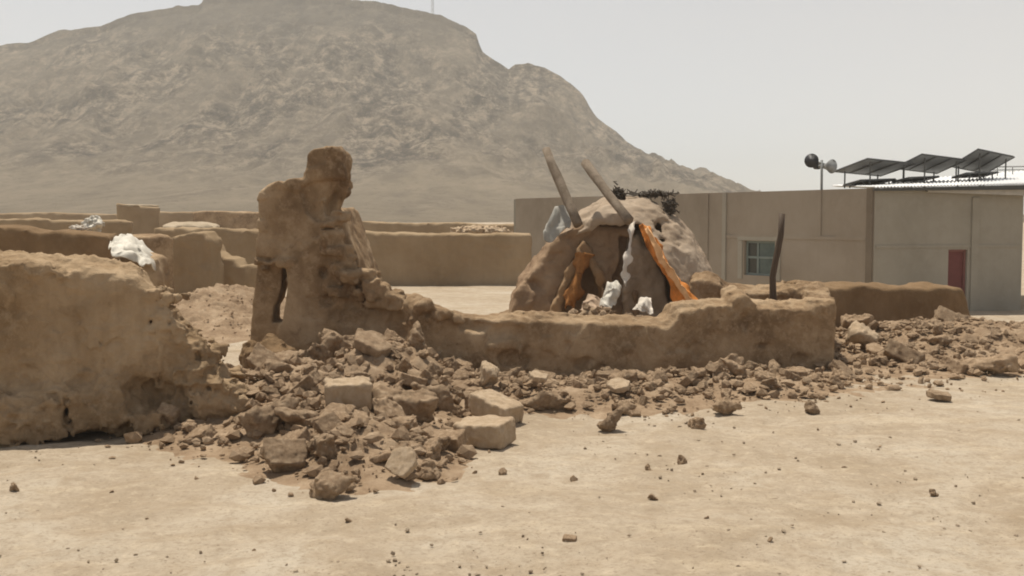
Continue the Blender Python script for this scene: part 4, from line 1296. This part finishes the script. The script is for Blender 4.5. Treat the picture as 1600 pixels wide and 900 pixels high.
at('mud_clod', 'clod', 1068, 727, 24, (.1, .9, .2), 'lone dark stone on the open sand in the middle of the foreground', 'stone', False, 11)
at('mud_clod', 'clod', 951, 676, 32, (.8, .1, .2), 'rounded clod at the edge of the rubble right of the two pale bricks', 'clod', False, 0)
at('mud_clod', 'clod', 1566, 588, 66, (.1, .1, .2), 'dark broad clod at the far right edge of the rubble', 'clod', False, 1, .45, (1.1, .8, .85))
at('mud_slab', 'slab', 1472, 628, 42, (.1, .1, .2), 'dark flat piece lying alone below the right rubble heap', 'slab', False, 2)
at('mud_clod', 'clod', 978, 648, 36, (.9, .4, .2), 'dark clod below the middle of the room wall', 'clod', False, 2)
at('mud_slab', 'slab', 968, 620, 40, (.3, -.2, .2), 'pale flat chip lying on the rubble below the middle of the room wall', 'slab', True, 3, .6)
at('mud_slab', 'slab', 842, 618, 34, (.3, .1, .5), 'pale chip on a dark clod right of the two pale bricks', 'slab', True, 1, 1.3)
at('mud_clod', 'clod', 854, 642, 50, (.3, .1, .5), 'dark clod carrying a pale chip, right of the two pale bricks', 'clod', False, 4)
at('mud_clod', 'clod', 785, 744, 20, (.3, .1, .5), 'small dark stone on the sand just below the nearest pale brick', 'stone', False, 5)
at('mud_clod', 'clod', 20, 768, 20, (.3, .6, .5), 'small stone with a pale top on the sand at the left edge of the photo', 'stone', False, 6)
at('mud_clod', 'clod', 1461, 776, 20, (.3, .6, .5), 'small dark stone on the open sand at the lower right', 'stone', False, 3)
at('mud_clod', 'clod', 1019, 782, 20, (.2, .6, .9), 'small dark stone on the sand below the lone dark one', 'stone', False, 8)
at('mud_clod', 'clod', 545, 818, 18, (.2, .6, .9), 'flat dark stone on the sand just in front of the big heap', 'stone', False, 9, .3, (1.4, 1, .6))

# the rest of the clods: dart throwing over the heaps
GROUPS = {
    'big': ('brown clod of broken mud brick in the big heap below the pillar', 'clods of the big rubble heap'),
    'front': ('brown clod of broken mud along the foot of the low room wall', 'clods along the room wall'),
    'right': ('brown clod in the rubble spread below the dark wall at the right', 'clods of the right rubble spread'),
    'sand': ('small dark stone scattered on the open sand', 'stones scattered on the sand'),
    'room': ('clod of fallen mud lying inside the ruined room', 'clods inside the ruined room'),
}
def scatter(key, n, sample, rmin, rmax, power=2.2, tries=60):
    label, group = GROUPS[key]
    k = 0
    for _ in range(n * tries):
        if k >= n: break
        x, y = sample()
        r = rmin + (rmax - rmin) * random.random() ** power
        if x < -1.5 and y > 14: continue
        if any((x - a) ** 2 + (y - b) ** 2 < (0.72 * (r + c)) ** 2 for a, b, c in placed): continue
        u_ = random.random()
        me = random.choice(CL_CLOD if u_ < .55 else (CL_BRICK if u_ < .85 else CL_SLAB))
        nm = 'stone' if key == 'sand' else 'mud_clod'
        put(nm, me, x, y, r, (random.gauss(0, .45), random.gauss(0, .45), random.uniform(0, 6.28)), label, 'stone' if key == 'sand' else 'clod', group,
            random.uniform(.05, .5) if key != 'sand' else .2, (1, random.uniform(.75, 1.1), random.uniform(.7, 1)))
        k += 1
def by_mound(lo, hi, thr, top):
    def s():
        while True:
            x, y = random.uniform(lo[0], hi[0]), random.uniform(lo[1], hi[1])
            m = float(mound(x, y))
            if m > thr and random.random() < min(1, m / top + .25): return x, y
    return s
scatter('big', 135, by_mound((-3.4, 6.6), (-.3, 11.9), .04, .25), .07, .235, 1.8)
def front_s():
    px = random.uniform(640, 1310)
    a = pf.world(px, 500)
    dd = abs(random.gauss(0, .75))
    return a[0] * (1 - dd / 14), a[1] - .25 - dd
scatter('front', 85, front_s, .05, .19, 1.8)
scatter('right', 52, by_mound((3.9, 12.2), (8.6, 17.0), .06, .2), .08, .24, 1.7)
scatter('room', 12, lambda: (random.uniform(-.8, 2.3), random.uniform(12.3, 13.9)), .06, .16)
scatter('sand', 24, lambda: (random.uniform(-3.6, 5.2), 5.3 + 6 * random.random() ** 1.2), .012, .045, 2.0)

# ------------------------------------------------------------------ crumbs and grit (countless)
ICO_V = None
def crumbs(name, pts, rad, mat, label, seed=1):
    g = np.random.default_rng(seed)
    ph = (1 + 5 ** .5) / 2
    v = np.array([(-1, ph, 0), (1, ph, 0), (-1, -ph, 0), (1, -ph, 0), (0, -1, ph), (0, 1, ph), (0, -1, -ph), (0, 1, -ph), (ph, 0, -1), (ph, 0, 1), (-ph, 0, -1), (-ph, 0, 1)]) / math.hypot(1, ph)
    f = np.array([(0, 11, 5), (0, 5, 1), (0, 1, 7), (0, 7, 10), (0, 10, 11), (1, 5, 9), (5, 11, 4), (11, 10, 2), (10, 7, 6), (7, 1, 8), (3, 9, 4), (3, 4, 2), (3, 2, 6), (3, 6, 8), (3, 8, 9), (4, 9, 5), (2, 4, 11), (6, 2, 10), (8, 6, 7), (9, 8, 1)])
    n = len(pts)
    V = v[None] * g.uniform(.6, 1.25, (n, 12, 1)) * g.uniform(.55, 1.2, (n, 1, 3))
    a = g.uniform(0, 6.28, n); ca, sa = np.cos(a), np.sin(a)
    x = V[..., 0] * ca[:, None] - V[..., 1] * sa[:, None]; y = V[..., 0] * sa[:, None] + V[..., 1] * ca[:, None]
    V = np.stack([x, y, V[..., 2] * .75], -1) * rad[:, None, None] + pts[:, None, :]
    F = f[None] + (np.arange(n) * 12)[:, None, None]
    return tag(link(name, mk_mesh(name, V.reshape(-1, 3), F.reshape(-1, 3), False), mat), label, 'rubble', kind='stuff')
def surf_v(x, y):
    m = mound(x, y)
    return gz(x, y) + np.where(m > .02, m - .02, 0)
g = np.random.default_rng(5)
X = g.uniform(-8, 9, 480000); Y = g.uniform(6, 22, 480000)
m_ = mound(X, Y)
keep = (g.random(len(X)) < np.clip((m_ - .004) / .12, 0.0, 1) * .15)
keep &= ~((X < -1.5) & (Y > 14) & (g.random(len(X)) < .8))
X, Y = X[keep], Y[keep]
m_ = m_[keep]; keep = np.ones(len(X), bool)
X, Y = X[keep], Y[keep]
rad = .008 + .07 * g.random(len(X)) ** 3.6
rad = np.where((m_[keep] < .02) | ((X < -1.5) & (Y > 14)), np.minimum(rad, .025), rad)
crumbs('rubble_crumbs', np.stack([X, Y, surf_v(X, Y) + rad * .35], 1), rad, M_earth, 'countless small crumbs of broken mud covering the rubble heaps', 3)
# grit on the sand
n = 10000
Y = 4.9 + 9.5 * g.random(n) ** 1.3; X = g.uniform(-.55, .55, n) * Y
dens = fbm(X, Y, 0 * X, .8, 3, 88)
k_ = g.random(n) < .35 + dens
X, Y = X[k_], Y[k_]
rad = .0025 + .016 * g.random(len(X)) ** 6
M_grit = mud('dark_grit', (0.24, 0.185, 0.13), (0.33, 0.26, 0.185), (0.42, 0.34, 0.25), 8, .5, .3)
crumbs('sand_grit', np.stack([X, Y, surf_v(X, Y) + rad * .25], 1), rad, M_grit, 'countless tiny bits of grit strewn over the sandy ground', 4)

# ------------------------------------------------------------------ dusty air
hb = MB().box((0, 290, 73), (1420, 840, 150))
V = np.concatenate(hb.V)
V[:, 2] = np.where(V[:, 2] < 0, -3.0, 130.0)
V[:, 1] = np.where(V[:, 1] < 290, -80.0, 712.0)
hm = mk_mesh('haze', V, np.concatenate(hb.F), False)
mh = bpy.data.materials.new('dusty_air'); mh.use_nodes = True
t = mh.node_tree
for n_ in list(t.nodes): t.nodes.remove(n_)
out = t.nodes.new('ShaderNodeOutputMaterial')
pv = t.nodes.new('ShaderNodeVolumePrincipled')
pv.inputs['Color'].default_value = (0.97, 0.955, 0.91, 1)
pv.inputs['Density'].default_value = 0.0008
pv.inputs['Anisotropy'].default_value = 0.2
t.links.new(pv.outputs[0], out.inputs['Volume'])
tag(link('haze', hm, mh), 'pale dusty air between the camera and the hill', 'haze', kind='stuff')
